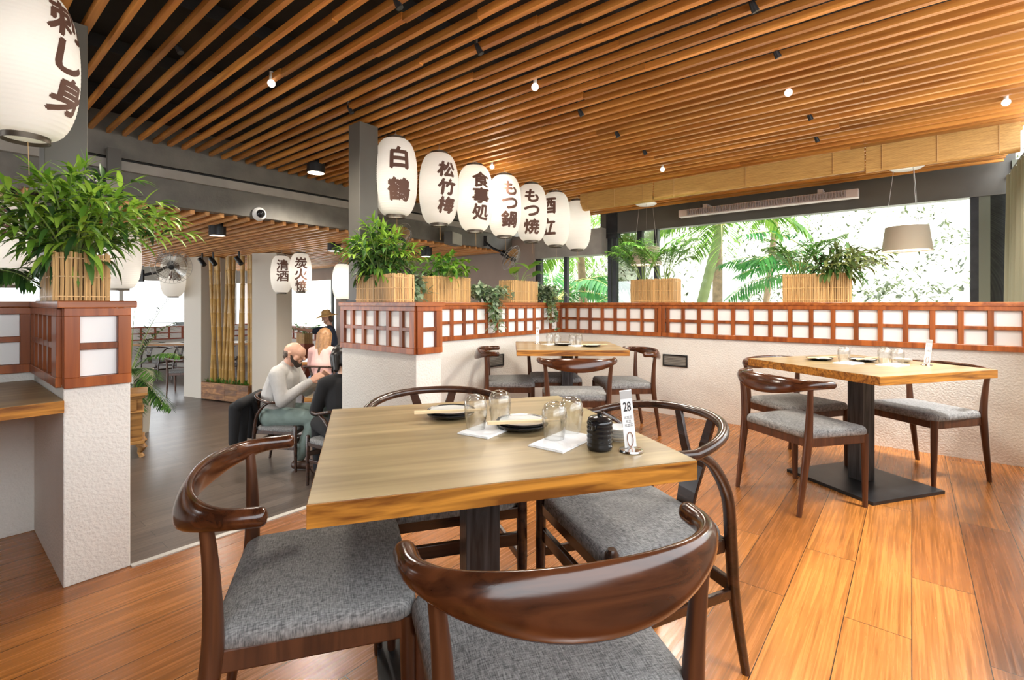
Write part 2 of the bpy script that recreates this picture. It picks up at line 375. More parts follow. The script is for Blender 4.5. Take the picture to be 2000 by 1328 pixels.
screen('six-column lattice screen on the side of the middle pier facing the lower room', 'v', 2.08, 2.53, 3.42, [2.53+.148*i for i in range(1, 6)], -1, (.05, .05), bw=.034)
screen('two-pane lattice screen on the narrow end of the middle pier', 'u', 2.53, 2.08, 2.30, (), -1, (.05, .055))
screen('long lattice screen below the lantern row, on the divider wall', 'u', 3.25, 2.30, 4.84, [2.457+.157*i for i in range(15)], -1, (.04, .04))
screen('lattice screen on the window half wall from the far corner to the doubled upright', 'v', 4.84, 1.985, 3.25, [2.043+.157*i for i in range(8)], -1, (.035, .04))
screen('lattice screen on the window half wall from the doubled upright to the right edge', 'v', 4.84, -.62, 1.978, [-.434+.157*i for i in range(16)], -1, (.03, .03))

# ------------------------------------------------------------------ upper ceiling: cedar slats under a black deck
def zc(u): return CAMZ + 1.45 - .02*u
b = MB(); n = 0; u = -1.0
while u < 6.48:
    w, h = .030, .037
    jo = random.uniform(-.6, .6); z = zc(u)
    cut = 1.6+random.choice((0, .9, -.8)) + jo
    dz = random.uniform(-.004, .004)
    b.box(u, u+w, -.66, cut-.001, z+dz, z+h+dz)
    b.box(u+random.uniform(-.006,.006), u+w, cut, 5.2, z-dz, z+h-dz)
    u += .110; n += 1
structure(room(b.build('ceiling', mt['slat'])))
b = MB(); b.box(-2.4, 6.65, -.70, 5.3, 2.74, 2.80)
for k in range(7): b.box(-1.0, 6.6, -.5+.85*k, -.45+.85*k, 2.66, 2.74)
structure(room(b.build('ceiling_deck', mt['black'])))
# beam at the edge of the upper ceiling: board, recess, ledge, heavy plank
b = MB()
b.box(-4, 6.6, 5.20, 5.26, 2.37, 2.74); structure(room(b.build('trim_beam_board', mt['beam'])))
b = MB(); b.box(-4, 6.6, 5.23, 5.30, 2.34, 2.372); structure(room(b.build('trim_beam_recess', mt['black'])))
b = MB(); b.box(-4, 6.6, 5.17, 5.32, 2.26, 2.34); structure(room(b.build('trim_beam_ledge', mt['beamlight'])))
b = MB(); b.box(-4, 6.6, 5.22, 5.36, 2.02, 2.26); structure(room(b.build('trim_beam_plank', mt['beam'])))
# lower ceiling beyond the beam
b = MB(); u = -4.0
while u < 6.15:
    dz = random.uniform(-.004, .004); b.box(u, u+.036, 5.26+random.uniform(0, .02), 13.6, 1.985+dz, 2.045+dz); u += .125
structure(room(b.build('ceiling_lower', mt['lowslat'])))
b = MB(); b.box(-6, 6.5, 5.3, 16, 2.20, 2.26)
structure(room(b.build('ceiling_lower_deck', plain('brown_black_deck', (.035,.024,.018), .8))))

# posts standing on the two piers
for (u0, v0, lab) in ((.385, 3.285, 'dark grey steel post rising from the near left pier behind the leafy planter'), (2.135, 3.262, 'dark grey steel post rising from the middle pier beside the lantern row')):
    r0 = thing('steel_post', lab, 'post'); room(r0)
    p = MB(); p.box(u0, u0+.165, v0, v0+.155, 1.143, zc(u0)-.010); p.build('shaft', mt['post'], r0, bevel=.004)
    p = MB(); p.box(u0-.012, u0+.177, v0-.012, v0+.167, 1.1425, 1.155); p.build('base_plate', mt['iron'], r0)

# ------------------------------------------------------------------ far window wall (u = 6.5) of the strip beyond the half wall
b = MB(); b.box(6.5, 6.62, -.75, 3.62, 2.165, 2.74); b.box(6.49, 6.5, -.75, 3.62, 2.165, 2.18)
structure(room(b.build('wall_header', mt['post'])))
b = MB(); b.box(6.5, 6.6, -.75, 16, -1.0, .35); structure(room(b.build('wall_sill', mt['plaster'])))
b = MB()
for v0, v1 in ((3.44,3.50),(3.36,3.42),(2.96,3.03),(2.73,2.78),(-.50,-.44),(-.70,-.58)): b.box(6.50, 6.58, v0, v1, .35, 2.165)
b.box(6.49, 6.60, 3.34, 3.52, 2.10, 2.46)
structure(room(b.build('window_1', mt['iron'])))
def pane_(name, v0, v1, z0, z1, m, u=6.54):
    b = MB(); b.box(u, u+.006, v0, v1, z0, z1); return structure(room(b.build(name, m)))
pane_('window_2', 3.03, 3.36, .35, 2.165, mt['tint'])
pane_('window_3', 2.78, 2.96, .35, 2.165, clear('frosted_side_glass', (.75,.78,.76), .25, .3, 1.4))
pane_('window_4', -.44, 2.73, .35, 2.165, mt['window'])
b = MB(); b.box(6.5, 6.56, -.70, -.50, .35, 2.165); b.box(6.46, 6.62, -.83, -.72, -1, 2.47); structure(room(b.build('trim_corner_post', plain('dark_olive_metal', (.10,.105,.075), .4))))
# window wall continuing past the corner, along the lower room
b = MB()
b.box(6.35, 6.5, 6.0, 10.7, LOW, 2.2); b.box(6.35, 6.5, 4.75, 6.0, 1.34, 2.2); b.box(6.35, 6.5, 4.95, 6.0, LOW, .4); b.box(6.35, 6.5, 10.7, 13.2, 1.72, 2.2); b.box(6.35,6.5,13.2,16,LOW,2.2)
structure(room(b.build('wall_right_lower', plain('taupe_plaster', (.36,.29,.25), .7, noise=.08, nscale=2))))
b = MB(); b.box(6.40, 6.48, 4.66, 4.78, LOW, 2.2); b.box(6.40, 6.46, 4.15, 4.21, LOW, 1.86); b.box(6.4,6.46,10.95,11.02,LOW,1.72)
structure(room(b.build('window_5', mt['iron'])))
b = MB(); b.box(6.36, 6.62, 3.52, 5.3, 1.86, 2.25); structure(room(b.build('wall_header_lower', mt['beamlight'])))
# far left window wall of the lower room
b = MB(); b.box(-6, 6.4, 15.0, 15.2, 1.72, 2.25); b.box(-6, 6.4, 15.0, 15.16, LOW, .20)
structure(room(b.build('wall_far', mt['plaster'])))
b = MB()
for u0 in (-2, 0.5, 3.1, 5.7): b.box(u0, u0+.09, 15.02, 15.12, .2, 1.75)
structure(room(b.build('window_6', mt['white'])))
# pillars of the lower room
for (x0,y0,x1,y1,dp) in ((-6.06,8.98,-5.60,8.76,.5),(-4.385,8.20,-3.93,8.12,.42)):
    d = Vector((x1-x0,y1-y0,0)); L_ = d.length; b = MB(); b.box(0,L_,0,dp,LOW,1.98); o = structure(b.build('wall_pillar', plain('warm_grey_pillar_paint', (.62,.57,.49), .6), bevel=.006)); o.location = (x0,y0,0); o.rotation_euler = (0,0,math.atan2(d.y,d.x))

# bamboo matchstick blinds rolled up against the slats
for (v0, v1, dz, lab) in ((2.22, 3.15, 0, 'short rolled matchstick blind at the lantern end of the ceiling'), (.315, 2.205, .012, 'long middle matchstick blind rolled up under the slats'), (-.62, .305, -.01, 'matchstick blind at the right edge, rolled up above the curtain')):
    r0 = thing('bamboo_blind', lab, 'blind', group='rolled matchstick blinds'); room(r0)
    p = MB(); zt = zc(5.15)-.004
    p.box(5.15, 5.163, v0, v1, 2.30+dz, zt); p.build('slat_cloth', mt['blind'], r0)
    p = MB(); p.tube([(5.178, v0, 2.293+dz), (5.178, v1, 2.293+dz)], .03, 14); p.build('roll', mt['blind'], r0, smooth=True)
    for q in (.12, .5, .88): p = MB(); p.bar((5.146, v0+(v1-v0)*q, zt), (5.146, v0+(v1-v0)*q, 2.27+dz), .006, .004); p.build('cord', mt['wicker'], r0)
# ------------------------------------------------------------------ chairs (local: origin on floor under the seat, facing +Y)
def cushion(wf, wr, d, z0, z1, round_=.05, crown=.014, n=14):
    # soft rounded trapezoid pad
    b = MB(); rings = []
    def outline(ins, z):
        pts = []
        hw = lambda y: (wr + (wf-wr)*((y+d/2)/d))/2
        cs = [(1,1),(-1,1),(-1,-1),(1,-1)]
        for qi, (sx, sy) in enumerate(cs):
            for k in range(6):
                a = PI/2*(qi + k/5.0)
                y0 = sy*(d/2-round_); x0 = sx*(hw(sy*d/2)-round_)
                r = max(round_-ins, .004) if round_ > ins else .004
                pts.append(Vector((x0 - sx*max(0, ins-round_) + r*math.cos(a), y0 - sy*max(0, ins-round_) + r*math.sin(a), z)))
        return pts
    h = z1-z0
    prof = [(.006, z0), (0, z0+h*.15), (0, z0+h*.55), (.006, z0+h*.82), (.016, z0+h*.95), (.032, z1), (.075, z1+crown*.5), (.13, z1+crown*.85), (.18, z1+crown)]
    for ins, z in prof: rings.append(outline(ins, z))
    b.loft(rings); return b
def elbow_proto():
    t = thing('elbow_chair', 'x', 'chair', group='elbow-back dining chairs with grey seats')
    cushion(.50, .46, .43, .405, .452).build('seat', mt['fabric'], t, smooth=True, ang=60)
    f = MB()
    f.bar((-.225,.185,.385), (.225,.185,.385), .024, .05); f.bar((-.21,-.195,.385), (.21,-.195,.385), .024, .05)
    f.bar((-.228,.19,.385), (-.215,-.2,.385), .024, .05); f.bar((.228,.19,.385), (.215,-.2,.385), .024, .05)
    f.build('seat_frame', mt['walnutleg'], t, bevel=.004)
    for s in (-1, 1):
        l = MB(); l.tube([(s*.228,.198,0), (s*.229,.196,.2), (s*.229,.193,.412)], [.0125,.017,.020], 12); l.build('leg', mt['walnutleg'], t, smooth=True)
        q = cr([(s*.222,-.262,0,.0125), (s*.224,-.232,.2,.0175), (s*.226,-.207,.38,.0215), (s*.229,-.202,.47,.020), (s*.238,-.205,.60,.016), (s*.248,-.212,.69,.013)], 4); l = MB(); l.tube([a[:3] for a in q], [a[3] for a in q], 12); l.build('leg', mt['walnutleg'], t, smooth=True)
    # bull-horn back: thick tapering bow
    r = MB(); rings = []; n = 30; path = []
    for i in range(n+1):                               # half ellipse, then straight arms with rounded ends
        a = (-1+2*i/n)*PI/2; path.append((.283*math.sin(a), -.135 - .165*math.cos(a), abs(-1+2*i/n), a))
    ext = [(.022, 1), (.030, .97), (.036, .85), (.040, .62), (.0415, .25)]
    path = [(-.283-.004*d/.04, -.135+d, k, -PI/2) for d, k in reversed([(x, -y) for x, y in ext])] + path + [(.283+.004*d/.04, -.135+d, k, PI/2) for d, k in [(x, -y) for x, y in ext]]
    for x, y, k, a in path:
        cap = 1.0
        if k < 0: cap, k = -k, 1.0
        c = .5*(1+math.cos(PI*k)); hh = (.0205 + .031*c**1.15)*cap; th = (.0205 - .003*c)*cap
        zt = .733 - .012*(1-c); cz = zt - (.0205 + .031*c**1.15)
        nx = Vector((math.sin(a), -math.cos(a), 0)); ring = []
        for j in range(18):
            w = 2*PI*j/18; s_ = math.sin(w)
            ring.append(Vector((x, y, cz + hh*s_)) + nx*(th*math.cos(w) - .014*c*s_))
        rings.append(ring)
    r.loft(rings); r.build('backrest', mt['walnut'], t, smooth=True, ang=70)
    return t
def wish_proto():
    t = thing('wishbone_chair', 'x', 'chair', group='round-backed dining chairs with a split back slat')
    cushion(.50, .42, .44, .405, .452, round_=.07).build('seat', mt['fabric'], t, smooth=True, ang=60)
    f = MB()
    f.bar((-.235,.205,.395), (.235,.205,.395), .026, .04); f.bar((-.19,-.205,.395), (.19,-.205,.395), .026, .04)
    f.bar((-.24,.205,.395), (-.192,-.205,.395), .026, .04); f.bar((.24,.205,.395), (.192,-.205,.395), .026, .04)
    f.build('seat_frame', mt['darkchair'], t, bevel=.004)
    g = MB()
    g.bar((-.24,.21,.235), (-.205,-.225,.25), .016, .03); g.bar((.24,.21,.235), (.205,-.225,.25), .016, .03)
    g.bar((-.235,.205,.30), (.235,.205,.30), .018, .045); g.bar((-.20,-.225,.275), (.20,-.225,.275), .018, .04)
    g.build('stretcher', mt['darkchair'], t, bevel=.003)
    for s in (-1, 1):
        l = MB(); l.tube([(s*.245,.215,0), (s*.245,.213,.25), (s*.245,.21,.462), (s*.245,.21,.474)], [.013,.019,.019,.012], 12); l.build('leg', mt['darkchair'], t, smooth=True)
        q = cr([(s*.215,-.275,0,.013), (s*.208,-.24,.22,.017), (s*.207,-.225,.40,.019), (s*.225,-.195,.55,.018), (s*.253,-.12,.66,.016), (s*.268,-.05,.708,.013)], 5); l = MB(); l.tube([a[:3] for a in q], [a[3] for a in q], 12); l.build('leg', mt['darkchair'], t, smooth=True)
    pts = []; rad = []
    for i in range(41):
        q = -1+2*i/40; a = q*math.radians(112); c = math.cos(a)
        y = -.03 - .245*c if c > 0 else -.03 - .34*c
        pts.append((.285*math.sin(a) if c > 0 else math.copysign(.285 - .02*(abs(q)-.8)/.2, q), y, .757 - .045*(1-max(0,c))**1.3)); rad.append(.0145 if abs(q) < .97 else .011)
    r = MB(); r.tube(pts, rad, 12, sx=1.15); r.build('backrest', mt['darkchair'], t, smooth=True)
    # Y shaped slat
    y = MB()
    def plate(p0, p1, w0, w1):
        p0 = Vector(p0); p1 = Vector(p1); th = .006
        y.loft([[Vector((p.x-w/2,p.y-th,p.z)), Vector((p.x+w/2,p.y-th,p.z)), Vector((p.x+w/2,p.y+th,p.z)), Vector((p.x-w/2,p.y+th,p.z))] for p, w in ((p0,w0),(p0.lerp(p1,.5)+Vector((0,.004,0)),(w0+w1)/2),(p1,w1))])
    plate((0,-.215,.405), (0,-.262,.58), .075, .10)
    for s in (-1, 1): plate((s*.028,-.2615,.575), (s*.085,-.262,.752), .044, .034)
    y.build('back_slat', mt['darkchair'], t, bevel=.002)
    return t
EP = elbow_proto(); WP = wish_proto(); used = set()
CHAIRS = {}
def chair(proto, x, y, dx, dy, label, z=0.0, group=None):
    if proto.name not in used:
        used.add(proto.name); r = proto; r.location = (x, y, z); r.rotation_euler = (0, 0, face(dx, dy)); r['label'] = label
        if group: r['group'] = group
    else: r = dup(proto, (x, y, z), face(dx, dy), label, group)
    return r
chair(EP, -.50, 1.285, .945, .327, 'large elbow chair at the left side of the near table, back toward the pier')
chair(EP, .058, 1.025, -.285, .958, 'closest elbow chair, its glossy horn back toward the viewer, at the near table')
chair(WP, .385, 1.60, -.945, -.327, 'dark round-backed chair with a split slat at the right side of the near table')
chair(WP, -.262, 1.85, .296, -.955, 'round-backed chair mostly hidden on the far side of the near table')
chair(EP, -.02, 4.43, 1, .02, 'elbow chair at the left side of the corner table, in front of a wall vent')
chair(EP, .40, 4.66, -.03, -1, 'shaded elbow chair tucked on the far side of the corner table')
chair(EP, .495, 3.82, .02, 1, 'elbow chair on the near side of the corner table, seen squarely from behind')
chair(EP, .985, 4.36, -1, -.08, 'elbow chair at the right side of the corner table')
chair(EP, 1.707, 2.865, .957, .289, 'elbow chair at the front left of the right-hand table, with a sunlit tan-grey seat')
chair(EP, 2.02, 3.46, .295, -.955, 'elbow chair behind the left corner of the right-hand table')
chair(EP, 2.73, 3.25, -.976, -.218, 'dark elbow chair at the right side of the right-hand table, next to the half wall')

# ------------------------------------------------------------------ tables
def table(label, cx, cy, rz, w, d, z=0.0, pw=.10, base=.58, th=.048, name='dining_table', zt=.752):
    t = thing(name, label, 'table', (cx, cy, z), rz)
    b = MB(); b.box(-w/2, w/2, -d/2, d/2, zt-th, zt-.0016, 1); b.box(-w/2+.0012, w/2-.0012, -d/2+.0012, d/2-.0012, zt-.0016, zt, 0)
    b.build('tabletop', [mt['tabletop'], mt['tableedge']], t, bevel=.0022)
    b = MB(); b.box(-pw/2, pw/2, -pw/2, pw/2, .022, zt-th); b.build('pedestal', mt['ironwood'], t, bevel=.002)
    b = MB(); b.box(-base/2, base/2, -base/2, base/2, 0, .020); b.build('base_plate', mt['iron'], t, bevel=.002)
    b = MB(); b.bar((-w*.36,0,zt-th-.005), (w*.36,0,zt-th-.005), .05, .01); b.bar((0,-d*.36,zt-th-.005), (0,d*.36,zt-th-.005), .05, .01); b.build('bracket', mt['iron'], t)
    return t
table('large square oak table in the foreground, with a worn tan top and orange edges', -.098, 1.459, math.atan2(.26,.837), .875, .865)
table('square table in the far corner below the lantern row, set for four', .497, 4.416, 0, .92, .93, base=.5)
table('square oak table on the right by the half wall, half its top in glare', 2.21, 3.08, math.atan2(.273,.885), .92, .90)
# counter ledge built into the niche at the left edge
t = thing('counter', 'thick worn wooden counter built into the niche at the left edge', 'counter'); room(t)
b = MB(); b.box(-1.6, .357, 2.555, 3.377, .704, .7505, 1); b.box(-1.599, .356, 2.556, 3.376, .7505, .752, 0); b.build('countertop', [mt['counter'], mt['tableedge']], t, bevel=.002)
b = MB(); b.box(-1.0, -.93, 2.95, 3.02, 0, .704); b.build('leg', mt['iron'], t)
b = MB(); b.box(-1.2, -.7, 2.75, 3.25, 0, .012); b.build('base_plate', mt['iron'], t)

# ------------------------------------------------------------------ tableware
ZTAB = .752
def tumbler():
    t = thing('tumbler', 'x', 'glass', group='upturned water tumblers')
    b = MB(); prof = [(.0275,0),(.0300,.02),(.0340,.045),(.0355,.062),(.0335,.080),(.0265,.094),(.014,.1005),(.0005,.102)]
    inn = [(.0005,.092),(.013,.0905),(.0240,.085),(.0310,.074),(.0333,.060),(.0320,.045),(.0285,.02),(.0262,0)]
    b.lathe(prof+inn, seg=28, cap=False); n = len(prof)+len(inn)
    b.add([], [])
    b.f += [[(n-1)*28+k, (n-1)*28+(k+1)%28, (k+1)%28, k] for k in range(28)]; b.m += [0]*28
    b.build('bowl', mt['glass'], t, smooth=True, ang=80)
    return t
def plate():
    t = thing('plate', 'x', 'plate', group='black-rimmed side plates')
    b = MB(); b.lathe([(.045,0),(.05,.003),(.0755,.010),(.080,.016),(.0775,.0185),(.070,.0165)], seg=40, mi=0, cap=False); b.f.append(list(range(39,-1,-1))); b.m.append(0)
    b.build('rim', mt['plateblack'], t, smooth=True)
    b = MB(); b.lathe([(.0755,.0165),(.066,.0150),(.04,.0125),(.0005,.0120)], seg=40, cap=False); b.build('well', mt['china'], t, smooth=True)
    return t
def chopsticks():
    t = thing('chopsticks', 'x', 'chopsticks', group='pairs of pale chopsticks')
    for s in (-1, 1):
        b = MB(); b.loft([[Vector((x, s*.004+sy*w, sz*w+.004)) for sy, sz in ((-1,-1),(1,-1),(1,1),(-1,1))] for x, w in ((-.118,.0042),(.118,.0026))])
        b.build('stick', mt['chop'], t)
    return t
def napkin(w, d):
    t = MB(); t.box(-w/2, w/2, -d/2, d/2, 0, .0035); t.box(-w/2+.002, w/2-.001, -d/2+.002, d/2-.003, .0035, .006)
    return t
PR = {}
def item(kind, fn, x, y, label, z=ZTAB, rz=0.0, group=None):
    if kind not in PR: PR[kind] = r = fn(); r.location = (x, y, z); r.rotation_euler = (0, 0, rz); r['label'] = label
    else: r = dup(PR[kind], (x, y, z), rz, label)
    if group: r['group'] = group
    return r
def nap(x, y, rz, w, d, label, z=ZTAB):
    o = napkin(w, d).build('napkin', mt['napkin'], bevel=.001); o.location = (x, y, z); o.rotation_euler = (0, 0, rz); return tag(o, label, 'napkin', 'folded white napkins')
def chop(x, y, z, dx, dy, dz, label):
    r = item('chop', chopsticks, x, y, label, z, math.atan2(dy, dx)); r.rotation_euler.y = -math.asin(dz/math.sqrt(dx*dx+dy*dy+dz*dz)); return r
# near table
nap(-.070, 1.452, 1.02, .165, .108, 'folded white napkin left of centre on the near table, under two upturned tumblers')
nap(.140, 1.330, .93, .185, .108, 'folded white napkin right of centre on the near table, beside the black soy pot')
item('tumbler', tumbler, -.108, 1.452, 'upturned tumbler in front, on the left napkin of the near table', ZTAB+.006)
item('tumbler', tumbler, -.038, 1.522, 'upturned tumbler behind, on the left napkin of the near table', ZTAB+.006)
item('tumbler', tumbler, .117, 1.345, 'upturned tumbler in front, on the right napkin of the near table', ZTAB+.006)
item('tumbler', tumbler, .172, 1.415, 'upturned tumbler behind, on the right napkin, next to the black soy pot', ZTAB+.006)
for k, (x, y, nm) in enumerate(((-.205, 1.625, 'left'), (.030, 1.475, 'middle'))):
    item('plate', plate, x, y, 'lower plate of the %s pair on the near table' % nm)
    item('plate', plate, x+.002, y+.001, 'upper plate of the %s pair on the near table, with chopsticks laid across' % nm, ZTAB+.009)
chop(-.195, 1.57, ZTAB+.0275, .235, .045, 0, 'pale chopsticks lying across the left plates of the near table')
chop(.045, 1.432, ZTAB+.0275, .235, .04, 0, 'pale chopsticks lying across the middle plates of the near table')
t = thing('soy_pot', 'small black ribbed stoneware soy pot with a lid on the near table', 'pot', (.2276, 1.262, ZTAB))
b = MB(); prof = [(.027,0),(.0315,.003)]
for k in range(6): prof += [(.0325,.008+.0115*k),(.0335,.0125+.0115*k),(.0318,.0175+.0115*k)]
b.lathe(prof+[(.029,.078)], seg=32); b.build('body', mt['soy'], t, smooth=True, ang=60)
b = MB(); b.lathe([(.030,.078),(.0305,.081),(.024,.0855),(.008,.088),(.006,.094),(.0075,.097),(.0005,.0985)], seg=28, cap=False); b.build('lid', mt['soy'], t, smooth=True, ang=60)
b = MB(); b.tube([(-.030,0,.060),(-.038,-.004,.066),(-.043,-.006,.073)], [.008,.0065,.005], 10); b.build('spout', mt['soy'], t, smooth=True); t.rotation_euler = (0,0,.9)
def bowl():
    t = MB(); t.lathe([(.018,0),(.019,.003),(.034,.010),(.038,.016),(.0365,.016),(.032,.0115),(.0005,.006)], seg=28, cap=False); t.f.append(list(range(27,-1,-1))); t.m.append(0); return t
for k in range(4):
    o = bowl().build('sauce_dish', mt['china'], smooth=True); o.location = (.297, 1.345, ZTAB+.0072*k)
    tag(o, ('bottom', 'second from bottom', 'third from bottom', 'top')[k]+' dish of the small white stack behind the near table card', 'dish', 'stacked white sauce dishes')
# table number cards
def txt(body, size, bold=.0, h=None):
    c = bpy.data.curves.new('t', 'FONT'); c.body = body; c.size = size; c.offset = bold; c.align_x = 'CENTER'; c.resolution_u = 3
    o = bpy.data.objects.new('t', c); COL.objects.link(o); dg = bpy.context.evaluated_depsgraph_get(); dg.update()
    me = o.evaluated_get(dg).to_mesh(); vs = [v.co.copy() for v in me.vertices]; fs = [list(p.vertices) for p in me.polygons]
    o.evaluated_get(dg).to_mesh_clear(); bpy.data.objects.remove(o); bpy.data.curves.remove(c)
    return vs, fs
def card(label, x, y, rz, num, lines, lean, sc=1.0, z=ZTAB, ring=True):
    t = thing('table_number_stand', label, 'table number', (x, y, z), rz)
    b = MB(); b.lathe([(.028,0),(.0305,.002),(.029,.006),(.010,.009),(.006,.011)], seg=28); b.build('base', mt['chrome'], t, smooth=True)
    w = .0155; H = .158*sc
    M = Matrix.Rotation(lean, 4, 'Y')
    b = MB(); b.box(-w, w, -.0012, .0012, .011, H, 0, M); b.box(-w, w, -.0016, -.0012, H-.022, H-.002, 1, M)
    b.build('card', [mt['cardwhite'], mt['cardgrey']], t)
    q = MB()
    def put(s, size, zc, bold=0, sx=1):
        vs, fs = txt(s, size, bold); zz = [v.y for v in vs]; mid = (max(zz)+min(zz))/2
        q.add([M @ Vector((v.x*sx, -.0024, zc+v.y-mid)) for v in vs], fs)
    if num: put(num, .034, H-.042, .0004, .62)
    for i, (s, zz) in enumerate(lines): put(s, .0075, H-zz, .0002)
    if q.v: q.build('lettering', mt['textblack'], t)
    if ring:
        b = MB(); b.tube([M @ Vector((.0075*math.cos(a), -.004, .032+.0185*math.sin(a))) for a in [2*PI*k/24 for k in range(25)]], .0011, 6, cap=False); b.build('clip_ring', plain('copper_wire', (.45,.22,.13), .3, metal=.8), t, smooth=True)
    return t
card('table card numbered 28 in a chrome stand at the right end of the near table', .3047, 1.245, .12, '28', (('三三三',.070),('三三',.080),('三三三',.090)), -.10)
card('white table card on the corner table, beside the upturned tumblers', .242, 4.62, 0, '8', (('三三三',.075),('三三三',.085)), 0, ring=False)
card('white table card on the right-hand table, leaning right in the window glare', 2.548, 2.99, -.35, '', (('三三三',.032),('三三三',.040),('三三三',.065),('三三三',.072)), .10)
# corner table setting
nap(.37, 4.50, .5, .17, .11, 'folded white napkin on the left of the corner table')
nap(.60, 4.34, .5, .17, .11, 'folded white napkin in the middle of the corner table')
for k, (x, y, s) in enumerate(((.35, 4.50, 'leftmost upturned tumbler on the corner table'), (.43, 4.60, 'second upturned tumbler from the left on the corner table'), (.545, 4.38, 'third upturned tumbler from the left on the corner table'), (.615, 4.46, 'rightmost upturned tumbler on the corner table'))):
    item('tumbler', tumbler, x, y, s, ZTAB+.006 if k in (0,2) else ZTAB)
item('plate', plate, .465, 4.42, 'black-rimmed plate between the tumbler pairs on the corner table'); item('plate', plate, .70, 4.28, 'black-rimmed plate at the right of the corner table, chopsticks across')
chop(.72, 4.25, ZTAB+.0185, .23, .03, 0, 'pale chopsticks across the right plate of the corner table')
# right-hand table setting
nap(2.13, 3.08, .55, .17, .11, 'folded white napkin at the left on the right-hand table, under one tumbler')
nap(2.33, 2.98, .5, .17, .11, 'folded white napkin in the glare on the right-hand table, under two tumblers')
item('tumbler', tumbler, 2.115, 3.10, 'single upturned tumbler on the left napkin of the right-hand table', ZTAB+.006)
item('tumbler', tumbler, 2.33, 3.045, 'upturned tumbler behind, of the pair on the right-hand table', ZTAB+.006); item('tumbler', tumbler, 2.345, 2.96, 'upturned tumbler in front, of the pair on the right-hand table', ZTAB+.006)
item('plate', plate, 2.06, 3.26, 'black-rimmed plate at the left on the right-hand table'); item('plate', plate, 2.30, 3.19, 'black-rimmed plate behind the tumbler pair on the right-hand table')
chop(2.06, 3.235, ZTAB+.0185, .22, .06, 0, 'pale chopsticks across the left plate of the right-hand table'); chop(2.31, 3.165, ZTAB+.0185, .20, .11, 0, 'pale chopsticks across the back plate of the right-hand table')
for k in range(2):
    o = bowl().build('sauce_dish', mt['china'], smooth=True); o.location = (2.515, 3.13, ZTAB+.0072*k); o.scale = (1.3,1.3,1.1)
    tag(o, ('lower', 'upper')[k]+' dish of the white pair on the right-hand table', 'dish', 'stacked white sauce dishes')
# ------------------------------------------------------------------ paper lanterns
def lantern_r(q):          # q in 0..1 bottom to top -> radius factor
    k = abs(2*q-1)
    return .44 + .56*(1-k**2.35)**.5
def lantern_mesh(Rr, H):
    b = MB(); prof = []; ribs = 34
    for i in range(ribs*3+1):
        q = i/(ribs*3); r = Rr*lantern_r(q); r -= .0022*(1 if i % 3 == 0 else 0)
        prof.append((r, H*q))
    b.lathe(prof, seg=48, cap=False); return b
def lettering(chars, n_ang, Rr, H, ch, zs, bold, sx=1.0, shear=0.0):
    # wrap the characters onto the drum; n_ang = direction (local angle) of the text centre
    out = MB()
    for c, zc_ in zip(chars, zs):
        vs, fs = txt(c, ch*1.08, 0)
        xs = [v.x for v in vs]; ys = [v.y for v in vs]; mx = (max(xs)+min(xs))/2; my = (max(ys)+min(ys))/2
        bm = bmesh.new()
        bv = [bm.verts.new(((v.x-mx)*sx, v.y-my, 0)) for v in vs]
        for f in fs:
            try: bm.faces.new([bv[i] for i in f])
            except ValueError: pass
        bmesh.ops.remove_doubles(bm, verts=bm.verts[:], dist=1e-6); bmesh.ops.triangulate(bm, faces=bm.faces[:])
        for axis, nrm in ((0, (1,0,0)), (1, (0,1,0))):
            k = -ch
            while k < ch:
                bmesh.ops.bisect_plane(bm, geom=bm.verts[:]+bm.edges[:]+bm.faces[:], plane_co=tuple(k*a for a in nrm), plane_no=nrm); k += .016
        for i, v in enumerate(bm.verts): v.index = i
        F = [[v.index for v in f.verts] for f in bm.faces]; C = [v.co.copy() for v in bm.verts]; bm.free()
        for n, (ox, oy) in enumerate(((0,0),(1,.3),(-1,-.3),(.3,-1),(-.3,1))):     # brush weight: the stroke laid down five times
            P = []
            for v in C:
                y = v.y + oy*bold*.85; z = zc_ + y; r = Rr*lantern_r(min(1, max(0, z/H))) + .0012 + .0001*n; a = n_ang + (v.x + ox*bold*.85 + shear*y)/Rr
                P.append((r*math.cos(a), r*math.sin(a), z))
            out.add(P, F)
    return out
